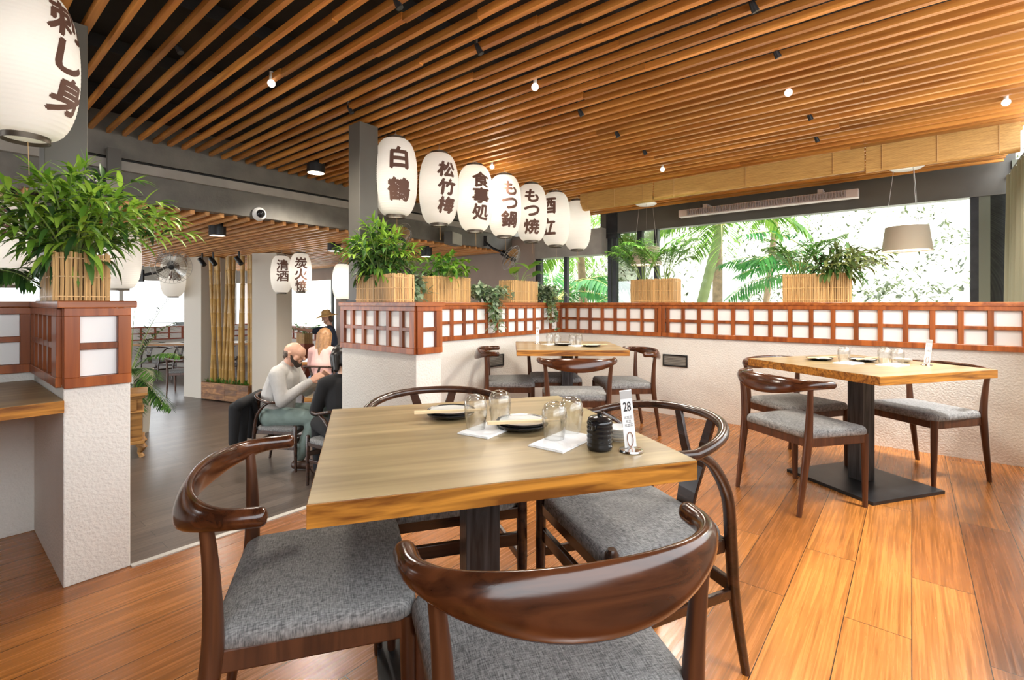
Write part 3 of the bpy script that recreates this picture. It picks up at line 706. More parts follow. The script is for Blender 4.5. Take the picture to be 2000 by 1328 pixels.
def lantern(label, x, y, z0, Rr, H, chars, th, ch, bold=.006, hook=.06, group=None, gap=1.06, top=.62, sx=1.0, cord=0.12, glow=.26):
    t = thing('paper_lantern', label, 'lantern', (x, y, z0), 0, group)
    lantern_mesh(Rr, H).build('body', mt['paper'], t, smooth=True, ang=0)
    r0 = Rr*lantern_r(0)
    b = MB(); b.lathe([(r0*.98,-.022),(r0*1.02,-.022),(r0*1.02,.004),(r0*.98,.004)], seg=32, cap=False); b.f += [[96+k,k,(k+1)%32,96+(k+1)%32][::-1] for k in range(32)]; b.m += [0]*32
    b.build('bottom_ring', mt['brass'], t, smooth=True)
    b = MB(); b.lathe([(r0*.98,H-.004),(r0*1.02,H-.004),(r0*1.02,H+.018),(r0*.98,H+.018)], seg=32, cap=False); b.f += [[96+k,k,(k+1)%32,96+(k+1)%32][::-1] for k in range(32)]; b.m += [0]*32
    b.build('top_ring', mt['brass'], t, smooth=True)
    b = MB(); b.tube([(-r0,0,H+.015),(-r0*.4,0,H+.035),(0,0,H+.05),(r0*.4,0,H+.035),(r0,0,H+.015)], .0022, 6); b.tube([(0,0,H+.05),(0,0,H+.05+hook)], .0016, 6); b.build('hanger', mt['wire'], t)
    b = MB(); b.lathe([(r0*.99,-.006),(.0005,-.006)], seg=32, cap=False); b.build('base_disc', mt['paper'], t)
    if glow:
        ld = bpy.data.lights.new('lantern_bulb', 'POINT'); ld.energy = glow; ld.color = (1,.95,.87); ld.shadow_soft_size = .05; lo = bpy.data.objects.new('lantern_bulb', ld); COL.objects.link(lo); lo.parent = t; lo.location = (0,0,H*.5)
    if cord:
        b = MB(); b.tube([(.01,0,-.022),(.012,.003,-.022-cord)], .0012, 5); b.build('pull_cord', mt['wicker'], t)
    if chars:
        f = Vector((x, y, 0)).normalized(); back = math.atan2(-f.y, -f.x)
        n = len(chars); zs = [H*top - i*ch*gap + (n-1)*0 for i in range(n)]
        lettering(chars, back+th, Rr, H, ch, zs, bold, sx, .16 if chars[0] in '松刺' else 0.0).build('lettering', mt['ink'], t)
    return t
G = 'white paper lanterns in the hanging row'
row = [(2.46,'白鶴', .17, .168, .70, 1.48, .010), (2.93,'松竹梅', .42, .130, .73, 1.18, .009), (3.39,'食事処', .36, .140, .74, 1.08, .007), (3.83,'もつ鍋', .34, .150, .75, 1.04, .008), (4.29,'もつ焼', .03, .150, .76, 1.10, .008), (4.76,'酒立', -.55, .19, .72, 1.25, .009), (5.24,'', 0, .15, .7, 1, 0)]
nm = ['nearest lantern of the row, beside the post, brushed with two large characters', 'second lantern of the row, with three slanting brush characters', 'third lantern of the row, with three blocky characters', 'fourth lantern of the row, with two rounded signs above one dense character', 'fifth lantern of the row, two rounded signs over one character with a thin gap', 'sixth lantern of the row, its lettering half hidden by the fifth', 'last lantern of the row, blank white, nearest the window']
for (u, ch, th, cs, top, gap, bo), lb in zip(row, nm):
    p = R(u, 3.25)
    z0 = {2.46:1.848, 2.93:1.84}.get(u, 1.84 - .012*(u-2.9))
    lantern(lb, p.x, p.y, z0, .175, .615 if u < 5 else .60, ch, th, cs, bo, zc(u)+.06-z0-.675, G, gap, top, 1.05 if len(ch) == 2 else 1.2)
# large lantern at the upper left
p = Vector((-2.05, 2.05)); lantern('big white lantern at the upper left, brushed with three flowing characters', p.x, p.y, 1.835, .175, .62, '刺し身', .92, .150, .007, .10, None, 1.08, .80, 1.15, cord=.14)
# lower room lanterns
for lb, px, py, Y, z0, Rr, H, ch, th in (
    ('white lantern with three characters against the right pillar of the lower room', 587, 0, 7.2, 1.31, .155, .56, '炭火焼', .05),
    ('lantern with two characters, partly behind its neighbour at the right pillar', 550, 0, 7.45, 1.30, .155, .56, '清酒', .1),
    ('white lantern seen below the left fan, cut by the left pillar', 338, 0, 8.8, 1.26, .20, .72, '串焼', .15),
    ('blank white lantern behind the leafy planter on the near left pier', 234, 0, 5.2, 1.29, .19, .66, '', 0),
    ('white lantern with black brush marks at the far left, behind the planter', 10, 0, 3.9, 1.28, .20, .66, '魚', .1),
    ('white lantern peeking out left of the post on the middle pier', 669, 0, 6.4, 1.19, .13, .46, '', 0)):
    lantern(lb, (px-1000)/950*Y, Y, z0, Rr, H, ch, th, .16 if len(ch) > 1 else .22, .006, 1.985-z0-H-.03, 'lanterns in the lower room', 1.05, .74, 1.1, 0)

# ------------------------------------------------------------------ ceiling fittings
def fan(label, u, v, z, aim, col, arm, rad=.21):
    p = R(u, v, z); t = thing('wall_fan', label, 'fan', p, 0)
    aim = Vector(aim).normalized(); q = aim.to_track_quat('Z', 'Y').to_matrix().to_4x4()
    cage = MB()
    for k in range(30):
        a = 2*PI*k/30; c, s = math.cos(a), math.sin(a)
        cage.tube([(c*.03,s*.03,.075),(c*rad*.75,s*rad*.75,.062),(c*rad,s*rad,0),(c*rad*.75,s*rad*.75,-.062),(c*.05,s*.05,-.08)], .0016, 4)
    for rr, zz in ((rad,0),(rad*.75,.062),(rad*.4,.072),(rad*.75,-.062)):
        cage.tube([(rr*math.cos(2*PI*k/36), rr*math.sin(2*PI*k/36), zz) for k in range(37)], .003, 5, cap=False)
    cage.xf(q).build('cage', mt['wire'], t)
    bl = MB()
    for k in range(4):
        a0 = 2*PI*k/4; ring = []
        for i in range(7):
            a = a0+1.35*i/6; r1 = rad*.88*(1-.15*abs(i-3)/3)
            ring.append([Vector((.035*math.cos(a),.035*math.sin(a),.02-.006*i)), Vector((r1*math.cos(a),r1*math.sin(a),.028-.010*i)), Vector((r1*math.cos(a),r1*math.sin(a),.031-.010*i)), Vector((.035*math.cos(a),.035*math.sin(a),.023-.006*i))])
        bl.loft(ring)
    bl.xf(q).build('blade', col, t, smooth=True)
    h = MB(); h.lathe([(.0005,.082),(.03,.078),(.038,.06),(.035,0),(.05,-.05),(.055,-.09),(.05,-.17),(.02,-.19)], seg=20); h.xf(q).build('motor', mt['iron'], t, smooth=True)
    a = MB(); back = aim*-.17; w = R(*arm)-p; a.tube([back, back+(w-back)*.55+Vector((0,0,-.03)), w], .018, 10); a.bar(w-Vector((0,0,.08)), w+Vector((0,0,.08)), .08, .03); a.build('bracket', mt['iron'], t)
    return t
amber = paper('amber_fan_blade', (.50,.27,.085), .4); pale = clear('pale_fan_blade', (.80,.80,.78), .15, .1, 1.4)
p = Vector((-.242*6.05, 6.05)); U = lambda q: (q.x*CR+q.y*SR, -q.x*SR+q.y*CR)
u, v = U(p); fan('amber-bladed wall fan under the nearest lantern', u, v-.1, 1.93, (.80,-.30,-.52), amber, (u-.15, 5.22, 2.15))
p = Vector((-.012*7.6, 7.6)); u, v = U(p); fan('amber-bladed wall fan under the fourth lantern', u, v-.1, 1.84, (.80,-.30,-.52), amber, (u-.15, 5.22, 2.12))
p = Vector((-.700*6.4, 6.4)); u, v = U(p); fan('clear-bladed wall fan beside the palm in the lower room', u, v, 1.62, (.5,-.75,-.2), pale, (u-.25, v+.35, 1.5), .23)
def can(label, x, y, z0, z1, r, m, group):
    t = thing('downlight', label, 'downlight', (x, y, z0), 0, group)
    b = MB(); b.lathe([(r*.9,0),(r,0),(r,z1-z0),(.0005,z1-z0)], seg=24, cap=False); b.build('housing', m, t, smooth=True)
    b = MB(); b.lathe([(r*.9,.0),(r*.86,.03),(.0005,.03)], seg=24, cap=False); b.build('diffuser', mt['lampglow'], t)
    ld = bpy.data.lights.new('downlight_lamp', 'SPOT'); ld.spot_size = math.radians(140); ld.spot_blend = .6; ld.energy = 30; ld.color = (1,.91,.79); ld.shadow_soft_size = .06; lo = bpy.data.objects.new('downlight_lamp', ld); COL.objects.link(lo); lo.parent = t; lo.location = (0,0,-.02)
GD = 'black can downlights'
can('black can downlight on the upper ceiling left of the post', -1.975, 4.90, 2.445, 2.68, .088, mt['iron'], GD)
can('can downlight under the lower ceiling, above the bamboo poles', -3.27, 5.40, 1.885, 2.03, .085, mt['iron'], GD)
can('can downlight under the lower ceiling, just left of the post', -2.56, 7.0, 1.885, 2.03, .09, mt['iron'], GD)
can('can downlight under the lower ceiling, behind the second planter', -1.30, 7.4, 1.845, 2.03, .085, mt['iron'], GD)
# globe bulbs and clips between the slats
for k, (px, py, s) in enumerate(((530,163,'far left of the ceiling bulbs, near the beam'), (1045,170,'above the middle of the room, in the nearest row'), (1540,181,'right of centre in the slats'), (1965,200,'at the right edge of the ceiling'), (961,326,'just above the third lantern'), (1294,331,'above the short blind'))):
    du, dv = (px-1000)/950, (593-py)/950
    Y = (1.45)/(dv + .02*(du*CR+SR)) - .0; Y *= .985
    t = thing('globe_bulb', 'white globe bulb '+s, 'bulb', (du*Y, Y, CAMZ+dv*Y), 0, 'white globe bulbs in the slats')
    b = MB(); b.ball((0,0,0), .024, 16); b.build('globe', mt['bulb'], t, smooth=True)
    ld = bpy.data.lights.new('bulb_fill_spot', 'SPOT'); ld.spot_size = math.radians(155); ld.spot_blend = .6; ld.energy = 26; ld.color = (1,.90,.76); ld.shadow_soft_size = .15; lo = bpy.data.objects.new('bulb_fill_spot', ld); COL.objects.link(lo); lo.parent = t; lo.location = (0,0,-.09)  # downward spot added under each globe to brighten the room
    b = MB(); b.lathe([(.012,.018),(.012,.075),(.0005,.075)], seg=14, cap=False); b.build('socket', mt['white'], t, smooth=True)
for k, (px, py, s) in enumerate(((343,95,'far left'), (770,6,'top, left of centre'), (930,97,'left of centre'), (1466,13,'top, right of centre'), (1512,104,'right of centre'), (1130,220,'above the room centre'), (1202,262,'behind the room centre'), (1578,228,'toward the blind'), (1256,297,'above the lantern end'), (680,215,'above the post'), (1592,272,'above the middle blind'))):
    du, dv = (px-1000)/950, (593-py)/950; Y = 1.45/(dv+.02*(du*CR+SR))*.995
    t = thing('spotlight', 'tiny dark spotlight tucked between the slats, '+s, 'spotlight', (du*Y, Y, CAMZ+dv*Y), RA, 'tiny spotlights in the slats')
    b = MB(); b.tube([(0,0,.03),(.012,-.01,.0),(.02,-.018,-.022)], [.012,.016,.018], 12); b.build('head', mt['iron'], t, smooth=True)
    b = MB(); b.bar((0,0,.02),(0,0,.09), .012, .012); b.build('stem', mt['wire'], t)
# things on the beam
t = thing('security_camera', 'white dome security camera on the grey beam', 'camera', R(2.22, 5.21, 2.055), RA)
b = MB(); b.lathe([(.065,0),(.07,.01),(.062,.03),(.045,.045)], seg=28); b.xf(Matrix.Rotation(math.radians(100), 4, 'X')).build('housing', mt['white'], t, smooth=True)
b = MB(); b.ball((0,-.045,0), (.042,.045,.042), 18); b.build('lens_dome', mt['soy'], t, smooth=True)
t = thing('steel_bracket', 'black steel strap running down the grey beam at left', 'bracket'); room(t)
b = MB(); b.box(.98, 1.07, 5.11, 5.17, 2.03, 2.42); b.build('strap', mt['post'], t)
b = MB(); b.box(.955, 1.075, 5.085, 5.11, 2.04, 2.17); b.build('box', mt['iron'], t, bevel=.003)
b = MB(); b.box(.965, 1.05, 5.082, 5.085, 2.055, 2.155); b.build('cover', mt['beamlight'], t)
t = thing('transformer', 'small black transformer with printed label beside the steel strap', 'transformer'); room(t)
b = MB(); b.box(.80, .95, 5.10, 5.19, 2.10, 2.19); b.build('case', mt['iron'], t, bevel=.003)
vs, fs = txt('№2', .06, .001); q = MB(); q.add([Vector((.875+w.x, 5.098, 2.12+w.y)) for w in vs], fs); q.build('label', mt['cardwhite'], t)
b = MB()
t = thing('loudspeaker', 'grey box loudspeaker on the beam below the third lantern', 'speaker', R(4.80, 5.08, 2.05), RA+.35)
b = MB(); b.box(-.16,.16,-.10,.02,-.09,.09); b.build('cabinet', mt['post'], t, bevel=.008)
b = MB(); b.box(-.15,.15,-.108,-.10,-.08,.08); b.build('grille', mt['beamlight'], t)
b = MB(); b.bar((0,0,.0),(0,.10,.03), .06, .05); b.build('bracket', mt['iron'], t)
# radiant heater under the window header
t = thing('radiant_heater', 'long slim radiant heater with a mesh face under the window header', 'heater'); room(t)
b = MB(); b.box(6.22, 6.32, .43, 2.33, 2.245, 2.335); b.build('body', mt['heater'], t, bevel=.006)
b = MB(); n = 60
for k in range(n): b.box(6.205, 6.222, .54+1.68*k/n, .54+1.68*k/n+.012, 2.257, 2.323)
for k in range(5): b.box(6.208, 6.22, .54, 2.22, 2.262+.0128*k, 2.266+.0128*k)
b.build('grille', plain('heater_mesh', (.30,.25,.25), .4), t)
for v0 in (.75, 1.98):
    b = MB(); b.box(6.25, 6.5, v0, v0+.05, 2.325, 2.38); b.build('bracket', mt['heater'], t)
# pendant lamps over the strip beyond the half wall
def pendant(label, px, pyc, Y):
    x = (px-1000)/950*Y; zt = zc(6.06)-.001
    t = thing('pendant_lamp', label, 'lamp', (x, Y, 1.64), 0, 'drum pendant lamps by the window')
    b = MB(); b.lathe([(.198,0),(.168,.233),(.165,.233),(.195,.0)], seg=48, cap=False); b.build('lamp_shade', mt['shade'], t, smooth=True)
    b = MB(); b.lathe([(.19,.012),(.0005,.012)], seg=40, cap=False); b.build('diffuser', mt['lampglow'], t)
    b = MB(); b.lathe([(.13,zt-1.64),(.135,zt-1.64-.012),(.11,zt-1.64-.028),(.0005,zt-1.64-.03)], seg=36, cap=False); b.build('ceiling_rose', mt['white'], t, smooth=True)
    for a in (.3, 2.4, 4.5): b = MB(); b.tube([(.10*math.cos(a),.10*math.sin(a),zt-1.66),(.166*math.cos(a),.166*math.sin(a),.232)], .0022, 5); b.build('cord', mt['wire'], t)
pendant('drum pendant lamp with a beige shade hanging in the big window', 1771, 325, 4.71); pendant('drum pendant lamp half hidden behind the palm planter on the half wall', 1262, 397, 6.437)
# vents in the half walls
for lb, f in (('dark framed vent low in the window half wall, right of the corner table', lambda b, a0, a1, d, z0, z1, mi: b.box(4.84-d, 4.8395, 1.72+a0, 1.72+a1, z0, z1, mi)), ('dark framed vent low in the divider wall, behind the left chair of the corner table', lambda b, a0, a1, d, z0, z1, mi: b.box(3.56+a0, 3.56+a1, 3.25-d, 3.2495, z0, z1, mi))):
    t = thing('wall_vent', lb, 'vent'); room(t)
    b = MB(); f(b, 0, .25, .014, .495, .507, 0); f(b, 0, .25, .014, .603, .615, 0); f(b, 0, .012, .014, .507, .603, 0); f(b, .238, .25, .014, .507, .603, 0); b.build('frame', mt['iron'], t)
    b = MB(); f(b, .012, .238, .004, .507, .603, 0); b.build('backing', mt['beamlight'], t)
    b = MB()
    for k in range(6): f(b, .012, .238, .009, .512+.0155*k, .519+.0155*k, 0)
    b.build('louvre', mt['beam'], t)
# curtain on the right
t = thing('curtain', 'olive grey pleated curtain hanging at the right edge of the window', 'curtain'); room(t)
b = MB(); rings = []
for i in range(121):
    u0 = 4.95+1.4*i/120; a = i*.62; w = .035*math.sin(a)+.012*math.sin(a*.37)
    rings.append([Vector((u0, -.69+w, .95)), Vector((u0, -.69+w*.8, 1.6)), Vector((u0, -.69+w*.55, 2.30)), Vector((u0, -.694+w*.55, 2.30)), Vector((u0, -.694+w*.8, 1.6)), Vector((u0, -.694+w, .95))])
b.loft(rings); b.build('cloth', mt['curtain'], t, smooth=True)
b = MB(); b.tube([(4.9,-.69,2.315),(6.48,-.69,2.315)], .012, 8); b.build('rail', mt['chrome'], t, smooth=True)
# ------------------------------------------------------------------ cane planters
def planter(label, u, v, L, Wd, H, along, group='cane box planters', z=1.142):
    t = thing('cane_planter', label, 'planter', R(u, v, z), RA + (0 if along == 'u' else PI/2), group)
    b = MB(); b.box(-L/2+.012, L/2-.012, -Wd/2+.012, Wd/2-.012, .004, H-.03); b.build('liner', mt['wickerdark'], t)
    b = MB()
    def side(x0, y0, x1, y1):
        n = max(3, int(math.hypot(x1-x0, y1-y0)/.0145))
        for i in range(n):
            q = (i+.5)/n; x = x0+(x1-x0)*q+random.uniform(-.001,.001); y = y0+(y1-y0)*q+random.uniform(-.001,.001)
            dx, dy = random.uniform(-.003,.003), random.uniform(-.003,.003)
            b.tube([(x,y,0),(x+dx,y+dy,H*.5),(x,y,H+random.uniform(-.006,.004))], .0072, 6)
    side(-L/2,-Wd/2,L/2,-Wd/2); side(L/2,-Wd/2,L/2,Wd/2); side(L/2,Wd/2,-L/2,Wd/2); side(-L/2,Wd/2,-L/2,-Wd/2)
    b.build('canes', mt['wicker'], t, smooth=True)
    b = MB()
    for z0 in (.02, H*.5, H-.025):
        for x0, y0, x1, y1 in ((-L/2,-Wd/2,L/2,-Wd/2),(L/2,-Wd/2,L/2,Wd/2),(L/2,Wd/2,-L/2,Wd/2),(-L/2,Wd/2,-L/2,-Wd/2)):
            ox = .005 if x0 == x1 and x0 > 0 else (-.005 if x0 == x1 else 0); oy = .005 if y0 == y1 and y0 > 0 else (-.005 if y0 == y1 else 0)
            b.bar((x0+ox,y0+oy,z0),(x1+ox,y1+oy,z0), .004, .005)
    if L > .3:
        for sy in (-1, 1): b.bar((0,sy*(Wd/2+.005),0),(0,sy*(Wd/2+.005),H), .016, .006, up=(0,1,0))
    b.build('binding', mt['wicker'], t)
    b = MB(); b.box(-L/2+.014, L/2-.014, -Wd/2+.014, Wd/2-.014, H-.03, H-.02); b.build('soil', mt['soil'], t)
    return t
# ------------------------------------------------------------------ leaves
def lf(b, p, d, up, L, w, droop=.3, fold=.25, n=4, tipw=.05, wide=.42):
    p = Vector(p); d = Vector(d).normalized(); up = Vector(up)
    s = d.cross(up)
    if s.length < .05: s = d.cross(Vector((1,.2,0)))
    s.normalize(); u = s.cross(d)
    vs = []; q0 = p.copy(); dd = d.copy()
    for i in range(n+1):
        q = i/n
        ww = w*.5*max(tipw, math.sin(PI*q**.8)**.9) if 0 < q < 1 else w*.5*tipw
        nn = s.cross(dd)
        vs += [q0 + s*ww + nn*ww*fold, q0.copy(), q0 - s*ww + nn*ww*fold]
        dd = (dd + Vector((0,0,-droop/n*1.6))).normalized(); q0 = q0 + dd*(L/n)
    fs = []
    for i in range(n):
        a = i*3; fs += [(a,a+1,a+4,a+3),(a+1,a+2,a+5,a+4)]
    b.add(vs, fs)
def rnd(a, b): return random.uniform(a, b)
def lance(root, stems, H, spread, leafL, leafW, mat, dmat, nl=12, lean=(0,0), dark=.35, droopy=.0, under=0):
    # arching stems with spiralling lance leaves; darker old foliage below, hanging over the rim
    st = MB(); lv = MB(); dk = MB()
    for i in range(stems):
        a = i*2.4 + rnd(-.3,.3); q0 = ((i+.5)/stems)**.6; out = spread*q0*rnd(.8,1.05); h = H*(1-.62*q0**2.2)*rnd(.72,1.08)
        c, s = math.cos(a), math.sin(a)
        base = Vector((c*.05*q0, s*.08*q0, 0)); tip = Vector((c*out+lean[0]*rnd(.3,1.2), s*out+lean[1]*rnd(.3,1.2), h))
        mid = base + Vector((c*out*.45, s*out*.45, h*.80+.02)); pts = []
        for k in range(8):
            q = k/7; pts.append(base*(1-q)**2 + mid*2*q*(1-q) + tip*q*q)
        st.tube(pts, [.0048-.0004*k for k in range(8)], 5)
        for k in range(nl):
            q = .22 + .76*k/(nl-1); j = min(6, int(q*7)); pp = pts[j].lerp(pts[j+1], q*7-j); d = (pts[j+1]-pts[j]).normalized()
            an = k*2.4+i; sd = Vector((math.cos(an), math.sin(an), .1)); sd = (sd - d*sd.dot(d)).normalized()
            dr = (d*(.55+.35*q) + sd*.8 + Vector((0,0,.15))).normalized()
            L = leafL*rnd(.75,1.1)*(1-.4*max(0,q-.75)/.25)
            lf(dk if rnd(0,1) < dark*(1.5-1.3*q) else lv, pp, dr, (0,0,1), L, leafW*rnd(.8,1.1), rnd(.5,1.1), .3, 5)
        for k in range(4): lf(lv, pts[-1], (d*1.2 + Vector((rnd(-.5,.5),rnd(-.5,.5),rnd(-.1,.5)))).normalized(), (0,0,1), leafL*rnd(.45,.75), leafW*.7, rnd(.3,.8), .3)
    for i in range(under):
        a = rnd(0, 2*PI); c, s = math.cos(a), math.sin(a); r = rnd(.3,1); p = Vector((c*.13*r, s*.2*r, rnd(-.01,.10)))
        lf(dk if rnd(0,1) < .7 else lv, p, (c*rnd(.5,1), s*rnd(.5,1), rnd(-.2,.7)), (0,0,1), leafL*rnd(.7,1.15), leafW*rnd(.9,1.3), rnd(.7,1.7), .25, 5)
    st.build('stems', mt['stem'], root); lv.build('foliage', mat, root, smooth=True, ang=0)
    if dk.v: dk.build('old_foliage', dmat, root, smooth=True, ang=0)
def frond(st, lv, p, d, L, ln, lw, n=22, droop=.8, start=.25):
    p = Vector(p); d = Vector(d).normalized(); pts = [p.copy()]; m = 12
    for i in range(m):
        d = (d + Vector((0,0,-droop/m*(.4+1.4*i/m)))).normalized(); p = p + d*(L/m); pts.append(p.copy())
    st.tube(pts, [.006*L*(1-.75*i/m)+.0012 for i in range(m+1)], 5)
    for k in range(n):
        q = start+(1-start)*k/(n-1); j = min(m-1, int(q*m)); pp = pts[j].lerp(pts[j+1], q*m-j); dd = (pts[j+1]-pts[j]).normalized()
        s = dd.cross(Vector((0,0,1))); s.normalize() if s.length > .01 else None
        ll = ln*(math.sin(PI*(.12+.80*(q-start)/(1-start)))**.6)
        for sg in (-1, 1):
            lf(lv, pp, (s*sg*1.0 + dd*.75 + Vector((0,0,rnd(-.05,.22)))).normalized(), (0,0,1), ll*rnd(.9,1.08), lw, rnd(.25,.6), .15, 3, .08)
def palm(root, n, L, H, ln, lw, mat, spread=.75, droop=.9, stemr=.004, base=.05, nleaf=22, az=None):
    st = MB(); lv = MB()
    for i in range(n):
        a = (i*2.4+rnd(-.3,.3)) if az is None else rnd(*az)
        tilt = spread*rnd(.35,1); b0 = Vector((math.cos(a)*base*rnd(.2,1), math.sin(a)*base*rnd(.2,1), 0))
        d = Vector((math.cos(a)*tilt, math.sin(a)*tilt, 1)).normalized(); h = H*rnd(.45,1); p1 = b0 + d*h
        st.tube([b0, b0.lerp(p1,.5)+Vector((0,0,.01)), p1], stemr, 5)
        frond(st, lv, p1, (d+Vector((math.cos(a)*.35,math.sin(a)*.35,0))), L*rnd(.75,1.1), ln, lw, nleaf, droop*rnd(.7,1.2), .06)
    st.build('stems', mt['stem'], root, smooth=True); lv.build('fronds', mat, root, smooth=True, ang=0)
def trailing(root, n, spread, drop, size, mat, front=(0,-1), zbase=.02, bush=.10):
    st = MB(); lv = MB(); fx, fy = front
    for i in range(n):
        a = rnd(0, 2*PI); o = spread*rnd(.3,1); hang = (math.cos(a)*fx+math.sin(a)*fy) > .25 and drop > 0 and rnd(0,1) < .6
        p0 = Vector((rnd(-.03,.03), rnd(-.03,.03), zbase)); top = Vector((math.cos(a)*o*.5, math.sin(a)*o*.5, zbase+bush*rnd(.6,1.6)))
        end = Vector((math.cos(a)*o, math.sin(a)*o, zbase+rnd(-.02,.10)))
        if hang: end = Vector((fx*(.085+rnd(0,.06))+rnd(-.09,.09)*abs(fy)+rnd(-.02,.02), fy*(.085+rnd(0,.06))+rnd(-.09,.09)*abs(fx), -drop*rnd(.25,1)))
        pts = [p0*(1-q)**2+top*2*q*(1-q)+end*q*q for q in [k/9 for k in range(10)]]
        if hang: pts[-3:] = [Vector((end.x, end.y, pts[-3].z)), Vector((end.x, end.y, (pts[-3].z+end.z)/2)), end]
        st.tube(pts, .0018, 4)
        for k in range(1, 10):
            for m in range(2):
                dr = Vector((rnd(-1,1), rnd(-1,1), rnd(-.35,.7))); lf(lv, pts[k], dr, (0,0,1), size*rnd(.6,1.15), size*.5, .5, .2, 3)
    st.build('stems', mt['stem'], root); lv.build('foliage', mat, root, smooth=True, ang=0)
def hearts(root, spec, mat):
    st = MB(); lv = MB()
    for (x, y, z, L, w) in spec:
        tip = Vector((x,y,z)); st.tube([(x*.15,y*.15,0),(x*.55,y*.55,z*.75),tip], .0028, 5)
        d = Vector((x*.6+rnd(-.2,.2), y*.6-.35, rnd(-.1,.5))); lf(lv, tip, d, (0,0,1), L, w, .5, .2, 5, .12)
    st.build('stems', mt['stem'], root); lv.build('foliage', mat, root, smooth=True, ang=0)
def plant(name, label, cat, u, v, z=1.142+.20, group=None): return thing(name, label, cat, R(u, v, z), RA, group)

planter('cane planter on the near left pier under the bushy leafy plant', .462, 3.05, .36, .185, .215, 'v')
r0 = plant('leafy_shrub', 'large bushy plant with bright lance leaves in the planter on the near left pier', 'plant', .455, 3.04, 1.33)
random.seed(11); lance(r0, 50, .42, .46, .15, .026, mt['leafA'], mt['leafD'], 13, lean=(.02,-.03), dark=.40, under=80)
r0 = plant('potted_palm', 'dark low palm on the wall ledge at the far left, fronds drooping over the lattice', 'palm', .02, 3.46, 1.15)
random.seed(5); palm(r0, 9, .36, .10, .17, .018, mt['leafD'], 1.1, 1.3)
planter('cane planter at the end of the middle pier, in front of the steel post', 2.185, 3.02, .46, .175, .20, 'v')
r0 = plant('leafy_shrub', 'dark bushy lance-leaved plant in front of the steel post on the middle pier', 'plant', 2.185, 3.06, 1.32)
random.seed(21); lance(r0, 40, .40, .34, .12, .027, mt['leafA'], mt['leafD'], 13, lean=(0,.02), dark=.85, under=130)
r0 = plant('trailing_plant', 'variegated trailing plant between the first and second planters', 'plant', 2.55, 3.30, 1.145)
random.seed(3); trailing(r0, 70, .26, 0, .09, mt['leafV'], bush=.24)
planter('cane planter below the second and third lanterns', 3.10, 3.34, .46, .18, .235, 'u')
r0 = plant('leafy_shrub', 'bright green leafy plant in the planter below the second and third lanterns', 'plant', 3.08, 3.34, 1.36)
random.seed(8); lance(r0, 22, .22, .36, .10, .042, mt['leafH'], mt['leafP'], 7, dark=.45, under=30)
r0 = plant('trailing_plant', 'variegated vine hanging over the lattice between the second and third planters', 'plant', 3.62, 3.30, 1.15)
random.seed(4); trailing(r0, 60, .30, .30, .075, mt['leafV'], front=(0,-1), bush=.17)
planter('cane planter below the fourth and fifth lanterns', 4.18, 3.34, .45, .18, .235, 'u')
r0 = plant('heart_leaf_plant', 'few large glossy heart leaves rising from the planter below the fourth and fifth lanterns', 'plant', 4.18, 3.34, 1.36)
random.seed(6); hearts(r0, [(-.26,-.10,.08,.19,.14),(-.08,-.02,.20,.22,.09),(-.02,.05,.10,.14,.09),(.12,-.05,.15,.17,.15),(.20,-.04,.18,.18,.16),(.16,-.08,.07,.16,.14),(.26,.0,.11,.15,.13)], mt['leafH'])
r0 = plant('trailing_plant', 'variegated vine hanging over the corner where the two half walls meet', 'plant', 4.60, 3.29, 1.15)
random.seed(9); trailing(r0, 60, .30, .32, .07, mt['leafV'], front=(0,-1), bush=.20)
planter('cane planter with small palms on the window half wall, left of the heater', 4.95, 2.10, .47, .19, .245, 'v')
for k, (dv, s) in enumerate(((.13, 'left'), (-.09, 'right'))):
    r0 = plant('parlour_palm', 'small feathery palm in the %s half of the planter left of the big window' % s, 'palm', 4.95, 2.10+dv, 1.37); random.seed(30+k)
    palm(r0, 14, .34, .30, .15, .017, mt['leafP'], .55, .9)
planter('cane planter with mixed foliage on the window half wall, in the big window', 4.95, .64, .48, .19, .245, 'v')
r0 = plant('parlour_palm', 'small feathery palm at the left of the planter in the big window', 'palm', 4.95, .78, 1.37); random.seed(41)
palm(r0, 16, .26, .22, .14, .015, mt['leafP'], .6, .8)
r0 = plant('leafy_shrub', 'olive lance-leaved plant leaning right out of the planter in the big window', 'plant', 4.95, .50, 1.35); random.seed(43)
lance(r0, 26, .26, .34, .13, .032, mt['leafO'], mt['leafD'], 9, lean=(0,-.14), dark=.3, under=40)

# ------------------------------------------------------------------ outside: garden slope, palms, car
b = MB(); nx, ny = 30, 34; vs = []
random.seed(17)
for i in range(nx+1):
    for j in range(ny+1):
        u0 = 8.2+i*.75; v0 = -14+j*1.2
        z = -1 + max(0, u0-9)*.52 + .5*math.sin(u0*.7+v0*.4)*min(1,max(0,u0-9)/3) + rnd(-.12,.12)
        vs.append((u0, v0, z))
b.add(vs, [(i*(ny+1)+j, (i+1)*(ny+1)+j, (i+1)*(ny+1)+j+1, i*(ny+1)+j+1) for i in range(nx) for j in range(ny)])
slope = structure(room(b.build('garden_slope', plain('dry_pale_soil', (.62,.60,.50), .9, noise=.25, nscale=1.5), smooth=True, ang=0)))
b = MB(); b.box(-60, 60, -60, 60, -1.06, -1.0); structure(b.build('ground', plain('pale_paving', (.55,.54,.51), .8, noise=.1)))
def sz(u0, v0): return -1 + max(0, u0-9)*.52 + .5*math.sin(u0*.7+v0*.4)*min(1,max(0,u0-9)/3)
b = MB(); random.seed(19)
